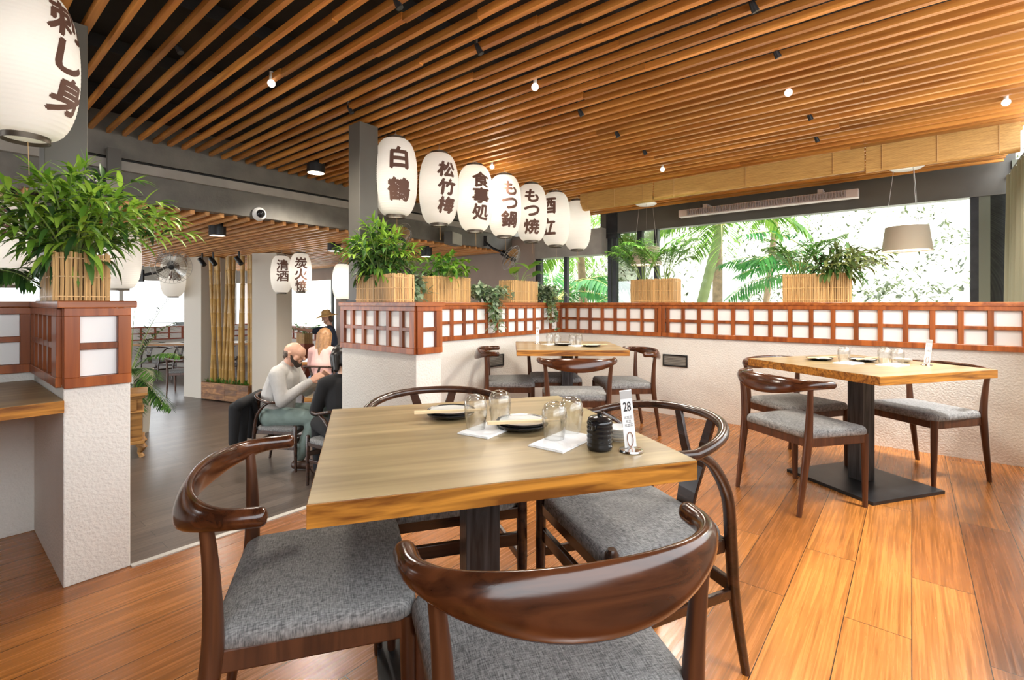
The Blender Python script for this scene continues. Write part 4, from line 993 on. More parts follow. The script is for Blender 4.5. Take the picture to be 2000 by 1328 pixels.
for i in range(11000):
    u0 = rnd(12, 21); v0 = rnd(-7, 9); k = math.sin(u0*2.1+v0*1.3)+math.sin(v0*2.7-u0*.9)
    if k < -.2: continue
    p = Vector((u0, v0, sz(u0, v0)+rnd(.0,.55)*max(.3,k*.6)))
    lf(b, p, (rnd(-1,1), rnd(-1,1), rnd(-.3,1)), (0,0,1), rnd(.12,.30), rnd(.04,.09), .5, .2, 2)
o = room(b.build('ground_cover', leaf('pale_scrub_leaves', (.014,.022,.009), (.15,.18,.08)))); tag(o, 'pale sunlit scrub covering the garden slope outside the big window', 'shrubs', kind='stuff')
def tree(label, u, v, z0, tops, r, fr, L, ln, lw, trunkm, leafm, droop=1.2, seed=1, ringed=True, az=None, elev=(.1,1.0)):
    random.seed(seed)
    t = thing('palm_tree', label, 'palm tree', R(u, v, z0), RA)
    pts = [Vector(q) for q in tops]; b = MB(); n = 40; pp = []; rr = []
    for i in range(n+1):
        q = i/n*(len(pts)-1); k = min(len(pts)-2, int(q)); pp.append(pts[k].lerp(pts[k+1], q-k)); rr.append(r*(1-.25*i/n)*(1+(.05 if ringed and i % 2 else 0)))
    b.tube(pp, rr, 12); b.build('trunk', trunkm, t, smooth=True)
    st = MB(); lv = MB()
    for i in range(fr):
        a = i*2.4+rnd(-.3,.3) if az is None else rnd(*az); e = rnd(*elev)
        frond(st, lv, pts[-1], (math.cos(a), math.sin(a), e), L*rnd(.8,1.1), ln, lw, 30, droop*rnd(.8,1.25), .12)
    st.build('stems', plain('yellow_green_rachis', (.45,.42,.12), .5), t); lv.build('fronds', leafm, t, smooth=True, ang=0)
    return t
tg = plain('green_palm_trunk', (.15,.18,.06), .6, noise=.2, nscale=6); tb = plain('ringed_brown_trunk', (.26,.17,.10), .7, noise=.25, nscale=12)
tl = leaf('sunlit_palm_leaves', (.05,.17,.01), (.24,.38,.06), .5); tl2 = leaf('deep_palm_leaves', (.015,.14,.03), (.09,.28,.06), .45)
def UV(px, Y): x = (px-1000)/950*Y; return (x*CR+Y*SR, -x*SR+Y*CR)
u, v = UV(1352, 9.5); tree('leaning palm with a green trunk in the left of the big window', u, v, -1, [(0,0,0),(.0,-.05,1.6),(.05,-.28,2.6),(.1,-.5,3.6)], .11, 13, 2.0, .55, .05, tg, tl, 1.5, 2, elev=(.2,1.3))
u, v = UV(1403, 10.6); tree('upright palm with a ringed brown trunk in the big window', u, v, -1, [(0,0,0),(0,.02,2),(0,.0,4.4)], .12, 12, 2.2, .6, .05, tb, tl, 1.3, 3)
u, v = UV(1475, 12); tree('thin pale palm behind the ringed palm in the big window', u, v, -1, [(0,0,0),(0,-.25,2.2),(0,-.5,4.6)], .08, 10, 2.0, .5, .05, tb, tl, 1.3, 4)
u, v = UV(1640, 8.6); tree('palm right of centre in the big window, one long frond sweeping down to the planter', u+.3, v, -1, [(0,0,0),(.05,.05,1.6),(.05,.1,2.6)], .10, 9, 2.1, .6, .045, tg, tl2, 1.0, 12, az=(.6,2.6), elev=(-.15,1.0))
u, v = UV(1085, 10.8); tree('bushy green palm outside the corner, left of the black window frame', u, v, -1, [(0,0,0),(0,0,1.2),(0,0,2.2)], .10, 16, 1.9, .6, .06, tg, tl2, 1.3, 13, elev=(.0,1.4))
u, v = UV(1140, 12.5); tree('tall palm outside the corner, behind the bushy palm', u, v, -1, [(0,0,0),(0,0,2),(0,.1,3.6)], .12, 14, 2.2, .7, .06, tb, tl, 1.3, 14)
u, v = UV(1120, 8.7); tree('young low palm outside the corner, fanning just above the half wall', u, v, -1, [(0,0,0),(0,0,1.0),(0,0,1.7)], .07, 12, .95, .40, .05, tg, tl2, .9, 15, elev=(.2,1.4))
for k, (px, Y, lb) in enumerate(((1050, 16, 'light green leafy tree beyond the corner window'), (1165, 18, 'bright bamboo-like tree beyond the black window frame'))):
    random.seed(60+k); u, v = UV(px, Y); t = thing('garden_tree', lb, 'tree', R(u, v, -1), RA)
    b = MB(); b.tube([(0,0,0),(.05,.1,2),(0,.1,4)], [.14,.11,.06], 10); b.build('trunk', tb, t, smooth=True)
    b = MB()
    for i in range(2600):
        a = rnd(0,2*PI); r = rnd(.2,1)**.5*2.3; z = rnd(.4,6.5)
        lf(b, (math.cos(a)*r, math.sin(a)*r, z), (rnd(-1,1),rnd(-1,1),rnd(-1,.6)), (0,0,1), rnd(.18,.4), rnd(.05,.10), .5, .2, 2)
    b.build('foliage', leaf('light_tree_leaves', (.10,.24,.04), (.28,.42,.12), .45), t)
# parked car beyond the far left window (only roof and glass rise above the half wall)
u, v = UV(303, 19.0); t = thing('parked_car', 'pale car parked outside beyond the far left window, only its roof and glass visible', 'car', R(u, v, -1), RA+.1)
b = MB(); prof = [(-2.1,.35),(-2.12,.75),(-1.95,.92),(-1.25,.98),(-.72,1.38),(-.35,1.46),(.75,1.45),(1.25,1.32),(1.75,1.0),(2.08,.93),(2.12,.4)]
b.loft([[Vector((x, y*(1 if z < 1 else .86), z)) for x, z in prof] for y in (-.84,.84)]); b.build('body', plain('silver_blue_paint', (.55,.60,.62), .25), t, bevel=.03)
b = MB()
for s in (-1,1): b.add([(-1.12,s*.80,1.0),(1.6,s*.80,1.0),(1.2,s*.735,1.30),(.72,s*.735,1.41),(-.35,s*.735,1.41),(-.68,s*.735,1.34)], [(0,1,2,3,4,5)])
b.build('window', mt['iron'], t)
for x in (-1.35, 1.35):
    for s in (-1, 1):
        b = MB(); b.lathe([(.10,-.09),(.31,-.09),(.32,-.06),(.32,.06),(.31,.09),(.10,.09)], seg=24); b.xf(Matrix.Translation((x,s*.80,.32)) @ Matrix.Rotation(PI/2,4,'X')).build('wheel', mt['iron'], t, smooth=True)
# ------------------------------------------------------------------ furniture of the lower room
chair(WP, -2.41, 5.18, 1, 0, 'round-backed chair of the bald man, a black jacket over its back', LOW)
chair(WP, -1.60, 4.62, -.75, .66, 'round-backed chair of the woman in black, half hidden by the near table', LOW)
table('small square table between the bald man and the woman in black', -1.72, 5.36, 0, .80, .80, LOW)
chair(WP, -2.95, 7.62, .15, 1, 'round-backed chair of the long-haired woman in pink', LOW)
table('pale table in the lower room in front of the woman in pink', -3.02, 8.38, .1, 1.1, .7, LOW)
mt['redchair'] = plain('red_lacquer', (.35,.09,.05), .4)
for k, (x, Y, dx, dy, lb) in enumerate(((-6.28, 9.35, -.3, 1, 'dark elbow chair beside the left pillar in the lower room'), (-7.35, 11.1, .2, 1, 'round-backed chair near the far window, left of the pillar'), (-6.75, 11.3, .1, 1, 'second round-backed chair near the far window, closest to the pillar'), (-8.0, 11.0, .1, 1, 'round-backed chair near the far window, behind the palm fronds'))):
    chair(EP if k == 0 else WP, x, Y, dx, dy, lb, LOW)
table('long pale table by the far left window', -7.6, 12.1, .12, 3.0, .8, LOW)
chair(WP, -3.75, 10.2, .6, .8, 'round-backed chair seen above the bald man, near the right far window', LOW)
for k in range(5):
    item('plate', plate, -8.6+.5*k, 11.95+.06*k, 'black-rimmed plate on the far window table, number %d counted from the left' % (k+1), LOW+.752)
# lattice fronts under the far windows
def far_screen(label, axis, c, lo, hi, step):
    root = thing('lattice_screen', label, 'lattice screen'); room(root); fr = MB(); z0, z1 = .20, .545
    def bx(b, a0, a1, d0, d1, p, q): b.box(a0, a1, c+d0, c+d1, p, q) if axis == 'u' else b.box(c+d0, c+d1, a0, a1, p, q)
    bx(fr, lo, hi, -.03, .02, z1-.03, z1); bx(fr, lo, hi, -.03, .02, z0, z0+.03); bx(fr, lo, hi, -.025, .02, .36, .385)
    a = lo
    while a < hi: bx(fr, a, a+.04, -.028, .02, z0+.03, z1-.03); a += step
    fr.build('frame', mt['redchair'], root); p = MB(); bx(p, lo, hi, .0, .012, z0+.03, z1-.03); p.build('pane', mt['pane'], root); return root
far_screen('red lattice front under the far left window', 'u', 14.98, -1.0, 6.3, .30)
far_screen('red lattice front under the right far window', 'v', 6.30, 10.7, 13.2, .28)
b = MB(); b.box(6.34, 6.5, 10.7, 13.2, LOW, .2); structure(room(b.build('wall_sill_lower', mt['plaster'])))
planter('cane planter on the sill of the right far window', 5.80, 11.15, .36, .2, .24, 'v', z=.19)
b = MB(); b.box(5.68, 5.92, 10.93, 11.37, LOW, .19); o = b.build('planter_stand', mt['redchair']); room(o); tag(o, 'red stand under the cane planter at the right far window', 'stand')
r0 = plant('potted_palm', 'small palm in the cane planter at the right far window', 'palm', 5.80, 11.15, .40); random.seed(71); palm(r0, 9, .34, .08, .18, .028, mt['leafP'], .9, .9)
# bamboo screen in its timber box
t = thing('planter_box', 'long timber planter box between the pillars of the lower room', 'planter'); x0, y0, x1, y1 = -5.545, 8.68, -4.46, 8.22
d = Vector((x1-x0, y1-y0, 0)); L = d.length; d.normalize(); M = Matrix.Translation((x0, y0, LOW)) @ Matrix.Rotation(math.atan2(d.y, d.x), 4, 'Z')
bw = wood('reclaimed_planter_boards', (.13,.05,.018), (.36,.17,.06), axis=0, rough=.45, island=.35, dens=8); b = MB()
for r in range(3):
    q = 0; 
    while q < L:
        e = min(L, q+random.choice((.3,.45,.6))); b.box(q, e-.003, 0, .03, .02+.1*r, .117+.1*r, 0, M); q = e
b.box(0, L, .38, .41, .02, .317, 0, M); b.box(0,.03,.03,.38,.02,.317,0,M); b.box(L-.03,L,.03,.38,.02,.317,0,M); b.build('boards', bw, t)
b = MB(); b.box(.03, L-.03, .03, .38, .02, .29, 0, M); b.build('soil', mt['soil'], t)
b = MB(); random.seed(77)
for k in range(260):
    p = M @ Vector((rnd(.05,L-.05), rnd(.05,.3), .29)); lf(b, p, (rnd(-.6,.6), rnd(-.8,.4), 1), (0,0,1), rnd(.07,.17), .022, .5, .2, 2)
t = thing('succulents', 'low green succulents growing along the timber planter box', 'plants', M @ Vector((L/2,.2,.29))); b.xf(Matrix.Translation(-(M @ Vector((L/2,.2,.29))))); b.build('foliage', mt['leafP'], t)
random.seed(78)
for k in range(12):
    q = .06+ (L-.12)*k/11 + rnd(-.03,.03); yy = .17+rnd(-.05,.05); p = M @ Vector((q-.42*(yy-.17), yy, .29)); lean = rnd(-.04,.04); r = rnd(.026,.040)
    t = thing('bamboo_pole', 'yellow bamboo pole in the planter box, number %d counted from the left' % (k+1), 'bamboo pole', p, 0, 'bamboo poles in the planter box')
    H = 1.965-p.z; pts = []; rr = []; n = 9
    for i in range(n):
        z0 = H*i/n; z1 = H*(i+1)/n
        for z, f in ((z0+.001,.97),(z0+.012,1.0),(z1-.014,1.0),(z1-.006,1.12),(z1-.001,1.10)): pts.append((lean*z, lean*.3*z+.006*math.sin(z*3+k), z)); rr.append(r*f)
    b = MB(); b.tube(pts, rr, 12); b.build('culm', mt['bamboo'], t, smooth=True, ang=0)
for k, px in enumerate((403, 424, 474)):
    Y = 8.35-.12*k; t = thing('track_spotlight', ('leftmost', 'middle', 'rightmost')[k]+' black spotlight above the bamboo poles', 'spotlight', ((px-1000)/950*Y, Y-.08, 1.83), 0, 'black spotlights above the bamboo')
    b = MB(); b.tube([(-.05,-.02,.06),(.05,-.05,-.05)], .038, 14); b.build('head', mt['iron'], t, smooth=True); b = MB(); b.bar((0,-.03,.0),(0,-.03,.16), .02, .02); b.build('stem', mt['iron'], t)
# carved cabinet and palm beside the near left pier
t = thing('carved_cabinet', 'small carved wooden cabinet with curled feet beside the near left pier', 'cabinet', (-4.455, 5.37, LOW), .64)
oak = wood('honey_teak', (.16,.07,.018), (.42,.21,.06), axis=0, rough=.4, dens=12)
b = MB(); b.box(-.34,.30,-.17,.25,.19,.66); b.build('carcass', oak, t, bevel=.004)
b = MB(); b.box(-.38,.345,-.215,.29,.69,.72); b.box(-.36,.325,-.195,.27,.66,.69); b.build('top', oak, t, bevel=.006)
b = MB(); b.box(-.30,.25,-.186,-.17,.53,.645); b.box(-.20,.18,-.196,-.186,.56,.615); b.build('drawer', oak, t, bevel=.004)
b = MB(); b.box(-.36,.32,-.20,.27,.155,.19); b.box(-.36,.315,-.195,.26,.50,.52); b.build('moulding', oak, t, bevel=.006)
b = MB(); b.box(-.30,.19,-.182,-.17,.215,.485); b.build('carved_panel', mt['iron'], t)
b = MB()
for i in range(5):
    for j in range(3): b.tube([(-.265+.09*i+.03*math.cos(a), -.186, .265+.085*j+.03*math.sin(a)) for a in [2*PI*k/12 for k in range(13)]], .007, 5, cap=False)
b.build('fretwork', plain('dark_fretwork', (.06,.04,.03), .5), t)
for sx, sy in ((-.29,-.13),(.27,-.13),(-.29,.2),(.27,.2)):
    b = MB(); b.tube([(sx,sy,.16),(sx+.03*(1 if sx>0 else -1),sy-.02,.11),(sx+.005,sy,.05),(sx+.03*(1 if sx>0 else -1),sy-.01,.0)], [.042,.045,.024,.03], 12); b.build('foot', oak, t, smooth=True)
t = thing('flower_pot', 'pale square pot standing behind the carved cabinet', 'pot', (-4.98, 6.35, LOW)); b = MB(); b.loft([[Vector((s*x,s*y,z)) for x,y in ((-1,-1),(1,-1),(1,1),(-1,1))] for s, z in ((.14,0),(.18,.85),(.16,.85),(.155,.8))]); b.build('body', plain('pale_pot', (.62,.57,.50), .6), t, bevel=.006)
b = MB(); b.box(-.15,.15,-.15,.15,.76,.805); b.build('soil', mt['soil'], t)
r0 = thing('potted_palm', 'tall palm spreading fronds between the near left pier and the left pillar', 'palm', (-4.98, 6.35, LOW+.8)); random.seed(83)
st = MB(); lv = MB()
for (dx, dy, dz, L, dr) in ((.55,-.1,1.3,1.15,.7),(.30,-.3,1.5,1.05,.9),(.9,-.2,.75,.85,1.0),(.8,-.5,.35,.75,.9),(.7,-.3,-.2,.8,.7),(.9,-.1,-.5,.75,.5),(.6,-.6,-.4,.7,.6),(.3,-.6,.3,.7,1.1),(-.3,-.4,1.2,.9,1.0),(-.6,.3,1,.9,1.0),(.2,.6,1.2,.9,1),(.5,-.4,-.8,.6,.3)):
    frond(st, lv, (0,0,.02), (dx,dy,dz), L, .21, .022, 26, dr, .18)
st.build('stems', mt['stem'], r0, smooth=True); lv.build('fronds', mt['leafD'], r0, smooth=True, ang=0)

# ------------------------------------------------------------------ people
def blob(segs, voxel, sm=6):
    b = MB()
    for s in segs:
        if s[0] == 'e': b.ball(s[1], s[2], 20); continue
        p0, p1, r0, r1 = Vector(s[0]), Vector(s[1]), s[2], s[3]; d = (p1-p0); L = d.length; d.normalize(); pts = []; rr = []
        for k in range(5): a = PI/2*k/5; pts.append(p0 - d*r0*math.cos(a)); rr.append(max(.0015, r0*math.sin(a)))
        for k in range(5): pts.append(p0+d*L*k/4); rr.append(r0+(r1-r0)*k/4)
        for k in range(1, 6): a = PI/2*k/5; pts.append(p1 + d*r1*math.sin(a)); rr.append(max(.0015, r1*math.cos(a)))
        b.tube(pts, rr, 14, sx=s[4] if len(s) > 4 else 1.0)
    me = b.mesh('tmp', []); o = bpy.data.objects.new('tmp', me); COL.objects.link(o)
    m = o.modifiers.new('r', 'REMESH'); m.mode = 'VOXEL'; m.voxel_size = voxel
    m2 = o.modifiers.new('s', 'SMOOTH'); m2.iterations = sm; m2.factor = .5
    dg = bpy.context.evaluated_depsgraph_get(); dg.update(); out = bpy.data.meshes.new_from_object(o.evaluated_get(dg))
    bpy.data.objects.remove(o); out.polygons.foreach_set('use_smooth', [True]*len(out.polygons)); out.materials.clear(); return out
def skinobj(name, segs, voxel, mat, parent, sm=6):
    me = blob(segs, voxel, sm); me.name = name; me.materials.append(mat); o = bpy.data.objects.new(name, me); COL.objects.link(o); o.parent = parent; return o
def hand(w, d, n, side, curl=.9, s=1.0):
    # wrist w, pointing d, palm normal n: palm, four unequal curled fingers, thumb leaving the side of the palm
    w = Vector(w); d = Vector(d).normalized(); n = Vector(n); n = (n - d*n.dot(d)).normalized(); x = d.cross(n)*side; out = []
    k = w + d*.075*s
    for i in range(4): out.append((w + x*(i-1.5)*.011*s + d*.01, k + x*(i-1.5)*.0195*s, .013*s, .0105*s))
    for i, L in enumerate((.072,.080,.074,.058)):
        p = k + x*(i-1.5)*.0195*s; q = d.copy(); r = .0088*s
        for j in range(3):
            q = (q*math.cos(curl*.55) + n*math.sin(curl*.55)).normalized() if j == 0 else (q + n*curl*.75).normalized()
            e = p + q*L*s*(.45,.32,.23)[j]; out.append((p, e, r, r*.9)); p = e; r *= .92
    p = w + d*.02*s - x*.026*s; q = (d*.55 - x*.6 + n*.5).normalized(); e = p + q*.042*s; out.append((p, e, .012*s, .0095*s)); out.append((e, e + (d*.8+n*.5+x*.15).normalized()*.03*s, .0095*s, .008*s))
    return out
def head(c, fwd, s=1.0, chin=True):
    c = Vector(c); f = Vector(fwd).normalized(); r = f.cross(Vector((0,0,1))).normalized(); u = r.cross(f)
    P = lambda a, b_, c_: c + f*a*s + r*b_*s + u*c_*s
    sg = [('e', P(-.012,0,.028), (.083*s,.083*s,.088*s)), (P(-.03,0,.03), P(.035,0,.03), .077*s, .066*s), (P(.02,0,-.02), P(.045,0,-.075), .062*s, .036*s),
          (P(.083,0,.012), P(.107,0,-.018), .010*s, .014*s), (P(.072,-.03,.022), P(.072,.03,.022), .016*s, .016*s), (P(.074,-.018,-.048), P(.074,.018,-.048), .014*s, .014*s), (P(.076,-.012,-.06), P(.076,.012,-.06), .011*s, .011*s)]
    for sd in (-1, 1):
        sg += [(P(.045,sd*.045,-.015), P(.03,sd*.055,-.04), .028*s, .024*s), (P(-.012,sd*.080,-.022), P(-.020,sd*.086,.016), .011*s, .014*s), (P(-.004,sd*.080,-.018), P(-.018,sd*.078,.0), .012*s, .012*s)]
    return sg, P
def eyes(P, s, parent):
    for sd in (-1, 1):
        b = MB(); b.ball(P(.071, sd*.031, .006), .0125*s, 14); b.build('eye', plain('dark_eye', (.05,.03,.02), .2), parent, smooth=True)
        b = MB(); b.tube([P(.081,sd*.015,.03), P(.084,sd*.03,.034), P(.074,sd*.046,.028)], .005*s, 6); b.build('eyebrow', plain('dark_brow', (.05,.03,.02), .8), parent, smooth=True)
shirt = plain('pale_grey_shirt', (.47,.455,.44), .8, noise=.08, nscale=12, bump=.5, bscale=22); sage = plain('sage_trousers', (.19,.25,.23), .85, noise=.12, nscale=14, bump=.4, bscale=20)
blackc = plain('black_cloth', (.012,.012,.014), .9); navy = plain('navy_cloth', (.022,.030,.055), .9, noise=.1); pink = plain('pink_top', (.75,.45,.42), .85, bump=.3, bscale=20); denim = plain('denim', (.16,.22,.34), .85); beardm = plain('dark_beard', (.035,.022,.016), .9, noise=.4, nscale=90)
shoe = plain('brown_leather_shoe', (.06,.03,.018), .4)
# bald bearded man eating, facing right
t = thing('person', 'bald bearded man in a pale grey shirt and sage trousers, seated side-on and eating', 'person', (-2.43, 5.18, LOW), face(1, 0))
hs, P = head((0, .115, 1.17), (0, .93, -.28), 1.08)
HR, HL = (.12,.335,.905), (-.10,.36,.915)
legs = []; 
for sd, (fx, fy) in ((1, (.16,.26)), (-1, (-.14,.42))):
    legs += [((sd*.10,-.06,.535), (sd*.145,.40,.53), .088, .062), ((sd*.145,.40,.53), (fx,fy-.03,.12), .058, .040), ((fx,fy-.05,.07), (fx,fy+.14,.04), .038, .034)]
torso = [((0,-.07,.56), (0,-.05,.74), .155, .160, 1), ((-.04,-.05,.74), (-.05,.0,.92), .145, .125), ((.04,-.05,.74), (.05,.0,.92), .145, .125), ((-.15,.015,.985), (.15,.015,.985), .075, .075), ((0,-.02,.98), (0,.05,1.06), .07, .056)]
arms = [((.195,.02,.975), (.255,.10,.72), .062, .048), ((.255,.10,.72), HR, .045, .031), ((-.195,.02,.975), (-.24,.14,.74), .062, .048), ((-.24,.14,.74), HL, .045, .031)]
hands = hand(HR, (-.25,.75,.55), (-.9,.1,-.3), 1, 1.0, 1.05) + hand(HL, (.25,.7,.6), (.9,.1,-.3), -1, 1.0, 1.05)
skinobj('body', hs + [((0,.02,1.0), (0,.07,1.11), .058, .058)] + legs + [(a[0],a[1],a[2]*.93,a[3]*.93) for a in torso[:4]] + arms + hands, .0062, mt['skin'], t, 4)
skinobj('shirt', [(a[0],a[1],a[2]+.016,a[3]+.014) for a in torso[:4]] + [(a[0],a[1],a[2]+.018,a[3]+.016) for a in arms[0::2]] + [(Vector(arms[1][0]), Vector(arms[1][0]).lerp(Vector(HR),.93), .064, .046), (Vector(arms[3][0]), Vector(arms[3][0]).lerp(Vector(HL),.93), .064, .046)] + [((0,-.01,1.0), (0,.03,1.045), .078, .072)], .009, shirt, t, 5)
skinobj('trousers', [(legs[0][0],legs[0][1],.108,.078), (legs[1][0],Vector(legs[1][0]).lerp(Vector(legs[1][1]),.95),.076,.060), (legs[3][0],legs[3][1],.108,.078), (legs[4][0],Vector(legs[4][0]).lerp(Vector(legs[4][1]),.95),.076,.060), ((-.09,-.08,.535),(.09,-.08,.535),.125,.125)], .010, sage, t, 6)
for sd, (fx, fy) in ((1, (.16,.26)), (-1, (-.14,.42))): skinobj('shoe', [((fx,fy-.06,.052), (fx,fy+.05,.050), .050, .046), ((fx,fy+.05,.045), (fx,fy+.17,.034), .045, .034)], .008, shoe, t)
skinobj('beard', [(P(.035,-.058,-.045), P(.060,-.03,-.085), .024, .026), (P(.035,.058,-.045), P(.060,.03,-.085), .024, .026), (P(.065,-.025,-.09), P(.065,.025,-.09), .027, .027), (P(.0,.078,-.005), P(.028,.066,-.05), .012, .02), (P(.0,-.078,-.005), P(.028,-.066,-.05), .012, .02), (P(.088,-.025,-.040), P(.088,.025,-.040), .0075, .0075)], .006, beardm, t, 3)
skinobj('hair', [(P(-.05,-.072,.005), P(-.088,0,.0), .022, .03), (P(-.05,.072,.005), P(-.088,0,.0), .022, .03), (P(-.02,.082,.022), P(-.06,.068,-.03), .012, .02), (P(-.02,-.082,.022), P(-.06,-.068,-.03), .012, .02), (P(-.085,0,.02), P(-.075,0,-.05), .024, .026)], .006, plain('cropped_grey_hair', (.10,.075,.06), .9, noise=.3, nscale=80), t, 3)
eyes(P, 1.08, t)
t = thing('jacket', 'black jacket draped over the back of the bald man\'s chair', 'jacket', (-2.70, 5.16, LOW))
me = skinobj('cloth', [((-.04,-.28,.70),(-.07,.2,.72),.05,.05),((-.09,-.26,.66),(-.13,-.22,.30),.06,.045),((-.10,-.1,.66),(-.14,-.05,.24),.065,.05),((-.10,.08,.66),(-.13,.1,.30),.06,.05),((-.07,.2,.66),(-.11,.2,.36),.055,.045),((.0,-.05,.66),(.0,.0,.5),.03,.03)], .012, blackc, t, 5)
# woman in black seen from behind
t = thing('person', 'dark-haired woman in a black top seated with her back turned, beside the middle pier', 'person', (-1.60, 4.62, LOW), face(-.62, .78))
hs, P = head((0, .06, 1.19), (0, .96, -.2), 1.0)
legs = []
for sd in (-1, 1): legs += [((sd*.10,-.06,.53), (sd*.12,.38,.52), .085, .06), ((sd*.12,.38,.52), (sd*.12,.36,.09), .055, .038), ((sd*.12,.33,.05), (sd*.12,.50,.035), .036, .028)]
torso = [((0,-.08,.56),(0,-.07,.76),.145,.135),((-.04,-.06,.76),(-.04,-.02,.92),.12,.11),((.04,-.06,.76),(.04,-.02,.92),.12,.11),((-.13,-.02,.97),(.13,-.02,.97),.066,.066)]
HR, HL = (.13,.36,.80), (-.13,.36,.80)
arms = [((.175,-.015,.965),(.235,.06,.72),.055,.044),((.235,.06,.72),HR,.042,.028),((-.175,-.015,.965),(-.235,.06,.72),.055,.044),((-.235,.06,.72),HL,.042,.028)]
skinobj('body', hs+[((0,-.02,.98),(0,.03,1.13),.052,.05)]+legs+torso+arms+hand(HR,(-.2,.95,.1),(-.3,0,-.9),1)+hand(HL,(.2,.95,.1),(.3,0,-.9),-1), .0068, mt['skin2'], t, 4)
skinobj('top', [(a[0],a[1],a[2]+.016,a[3]+.014) for a in torso]+[(a[0],a[1],a[2]+.016,a[3]+.016) for a in arms], .010, blackc, t)
skinobj('trousers', [(a[0],a[1],a[2]+.014,a[3]+.016) for i, a in enumerate(legs) if i % 3 < 2]+[((-.09,-.09,.52),(.09,-.09,.52),.115,.115)], .011, blackc, t)
skinobj('hair', [('e', P(-.022,0,.04), (.098,.102,.092)), (P(-.05,-.07,.02), P(-.06,-.075,-.11), .045, .028), (P(-.05,.07,.02), P(-.06,.075,-.11), .045, .028), (P(-.085,0,.02), P(-.085,0,-.12), .05, .03), (P(0,-.085,.02), P(0,-.085,-.08), .026, .018), (P(0,.085,.02), P(0,.085,-.08), .026, .018)], .007, plain('black_hair', (.012,.009,.008), .35), t)
eyes(P, 1.0, t)
for sd in (-1, 1): skinobj('shoe', [((sd*.12,.32,.05),(sd*.12,.40,.048),.045,.04),((sd*.12,.40,.044),(sd*.12,.53,.03),.04,.028)], .008, shoe, t)
# standing waiter with a straw hat, arm stretched to the left
t = thing('person', 'standing person in a navy top and straw hat, one bare arm stretched to the left', 'person', (-3.36, 9.0, LOW), face(-.95, -.3)); t.scale = (.92,.92,.915)
hs, P = head((0, .06, 1.565), (0, .95, -.25), 1.0)
legs = []
for sd in (-1, 1): legs += [((sd*.09,0,.90),(sd*.10,.02,.48),.09,.06),((sd*.10,.02,.48),(sd*.10,-.01,.09),.055,.038),((sd*.10,-.03,.05),(sd*.10,.14,.035),.038,.03)]
torso = [((0,0,.93),(0,.0,1.15),.13,.125),((-.04,0,1.15),(-.05,.02,1.30),.12,.11),((.04,0,1.15),(.05,.02,1.30),.12,.11),((-.14,.01,1.36),(.14,.01,1.36),.062,.062)]
HR, HL = (.16,.62,1.36), (-.24,.10,.86)
arms = [((.18,.01,1.355),(.20,.31,1.31),.055,.044),((.20,.31,1.31),HR,.041,.027),((-.18,.01,1.355),(-.24,-.02,1.10),.055,.044),((-.24,-.02,1.10),HL,.041,.027)]
skinobj('body', hs+[((0,0,1.38),(0,.03,1.49),.052,.05)]+legs+torso+arms+hand(HR,(-.05,.95,.25),(0,-.25,.9),1,.3)+hand(HL,(0,.2,-1),(1,0,0),-1,.4), .0072, mt['skin'], t, 4)
skinobj('top', [(a[0],a[1],a[2]+.016,a[3]+.014) for a in torso]+[(arms[0][0],arms[0][1],.072,.064),(arms[2][0],arms[2][1],.072,.064)], .010, navy, t)
skinobj('trousers', [(a[0],a[1],a[2]+.014,a[3]+.018) for i, a in enumerate(legs) if i % 3 < 2]+[((-.06,0,.91),(.06,0,.91),.12,.12)], .011, blackc, t)
hat = MB(); hat.lathe([(.0005,.105),(.05,.10),(.085,.075),(.098,.01),(.14,-.005),(.215,-.035),(.212,-.040),(.14,-.012),(.095,.0)], seg=36, cap=False)
straw = plain('straw_hat', (.68,.42,.16), .8, noise=.25, nscale=25, bump=.4, bscale=60)
hat.xf(Matrix.Translation(P(-.005,0,.085)) @ Matrix.Rotation(-.20, 4, 'X')).build('hat', straw, t, smooth=True, ang=0)
skinobj('hair', [(P(-.06,-.05,.01),P(-.07,-.05,-.06),.04,.03),(P(-.06,.05,.01),P(-.07,.05,-.06),.04,.03)], .008, plain('brown_hair', (.06,.03,.015), .6), t); eyes(P, 1.0, t)
for sd in (-1, 1): skinobj('shoe', [((sd*.10,-.03,.05),(sd*.10,.05,.048),.045,.04),((sd*.10,.05,.044),(sd*.10,.18,.03),.04,.028)], .009, shoe, t)
# long-haired woman in pink, seen from behind
t = thing('person', 'woman with long light brown hair and a pink top, seated facing the far window', 'person', (-2.95, 7.62, LOW), face(.1, 1))
hs, P = head((0, .05, 1.20), (0, 1, -.1), 1.0)
legs = []
for sd in (-1, 1): legs += [((sd*.10,-.06,.53),(sd*.12,.38,.52),.085,.06),((sd*.12,.38,.52),(sd*.12,.36,.09),.055,.038),((sd*.12,.33,.05),(sd*.12,.50,.035),.036,.028)]
torso = [((0,-.08,.56),(0,-.07,.76),.14,.125),((-.04,-.06,.76),(-.04,-.02,.92),.115,.105),((.04,-.06,.76),(.04,-.02,.92),.115,.105),((-.13,-.02,.97),(.13,-.02,.97),.064,.064)]
HR, HL = (.12,.36,.82), (-.12,.36,.82)
arms = [((.175,-.015,.965),(.24,.06,.74),.055,.044),((.24,.06,.74),HR,.042,.028),((-.175,-.015,.965),(-.24,.06,.74),.055,.044),((-.24,.06,.74),HL,.042,.028)]
skinobj('body', hs+[((0,-.02,.98),(0,.03,1.13),.052,.05)]+legs+torso+arms+hand(HR,(-.2,.95,.1),(-.3,0,-.9),1)+hand(HL,(.2,.95,.1),(.3,0,-.9),-1), .0078, mt['skin2'], t, 4)
skinobj('top', [(a[0],a[1],a[2]+.016,a[3]+.014) for a in torso]+[(a[0],a[1],a[2]+.016,a[3]+.014) for a in arms], .011, pink, t)
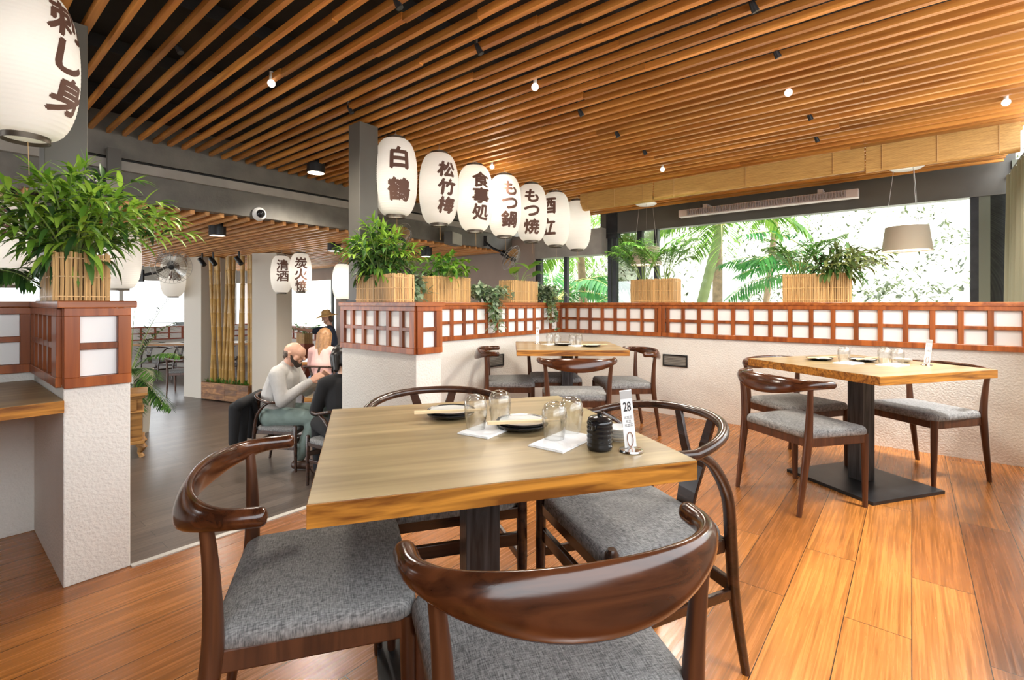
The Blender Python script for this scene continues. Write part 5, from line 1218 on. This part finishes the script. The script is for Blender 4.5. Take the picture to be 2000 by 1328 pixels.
skinobj('trousers', [(a[0],a[1],a[2]+.014,a[3]+.016) for i, a in enumerate(legs) if i % 3 < 2]+[((-.09,-.09,.52),(.09,-.09,.52),.115,.115)], .012, denim, t)
skinobj('hair', [('e', P(-.022,0,.04), (.10,.10,.092)), (P(-.05,-.065,.02), P(-.10,-.085,-.36), .05, .035), (P(-.05,.065,.02), P(-.10,.06,-.32), .05, .035), (P(-.085,0,.02), P(-.13,-.01,-.38), .055, .04), (P(0,-.085,.02), P(-.04,-.10,-.26), .03, .025), (P(0,.085,.02), P(-.03,.09,-.2), .03, .02)], .009, plain('honey_brown_hair', (.36,.19,.085), .5, noise=.3, nscale=30), t); eyes(P, 1.0, t)
# tray and bowl on the man's table
ZLT = LOW+.752
b = MB(); b.box(-.15,.15,-.11,.11,0,.006); b.box(-.15,.15,-.11,-.104,.006,.02); b.box(-.15,.15,.104,.11,.006,.02); b.box(-.15,-.144,-.104,.104,.006,.02); b.box(.144,.15,-.104,.104,.006,.02)
o = b.build('tray', mt['plateblack'], bevel=.002); o.location = (-1.90, 5.12, ZLT); tag(o, 'black tray on the table in front of the bald man', 'tray')
b = MB(); b.lathe([(.028,0),(.03,.006),(.055,.035),(.062,.055),(.059,.055),(.05,.035),(.0005,.012)], seg=28, cap=False); o = b.build('bowl', plain('brown_glazed_bowl', (.14,.08,.03), .25), smooth=True); o.location = (-1.88, 5.12, ZLT+.0065); tag(o, 'small brown bowl on the black tray', 'bowl')
b = MB(); b.lathe([(.0005,0),(.017,0),(.017,.075),(.0005,.075)], seg=18, cap=False); o = b.build('bottle', mt['soy'], smooth=True); o.location = (-1.99, 5.07, ZLT+.0065); tag(o, 'small dark bottle standing on the black tray', 'bottle')

# ------------------------------------------------------------------ pieces of a part hang under that part
for r in [o for o in COL.objects if o.parent is None]:
    kids = {c.name.split('.')[0]: c for c in r.children}
    for a, ps in (('lettering', ('body', 'card')), ('clip_ring', ('card',)), ('diffuser', ('housing', 'lamp_shade')), ('binding', ('canes',)), ('louvre', ('frame',)), ('lens_dome', ('housing',)), ('grille', ('body', 'cabinet')), ('cover', ('box',)), ('label', ('case',)), ('fretwork', ('carved_panel',)), ('old_foliage', ('foliage',)), ('pull_cord', ('bottom_ring',)), ('base_disc', ('bottom_ring',)), ('blade', ('motor',))):
        if a in kids:
            for p_ in ps:
                if p_ in kids: kids[a].parent = kids[p_]; break
# ------------------------------------------------------------------ seat every thing's origin at its own base
bpy.context.view_layer.update()
for r in [o for o in COL.objects if o.type == 'EMPTY' and o.parent is None and o.location.length < 1e-6]:
    ms = [c for c in r.children_recursive if c.type == 'MESH']
    if not ms: continue
    ps = [v.co for c in ms for v in c.data.vertices]
    base = Vector(((min(p.x for p in ps)+max(p.x for p in ps))/2, (min(p.y for p in ps)+max(p.y for p in ps))/2, min(p.z for p in ps)))
    for c in ms: c.data.transform(Matrix.Translation(-base))
    r.location = Matrix.Rotation(r.rotation_euler.z, 4, 'Z') @ base
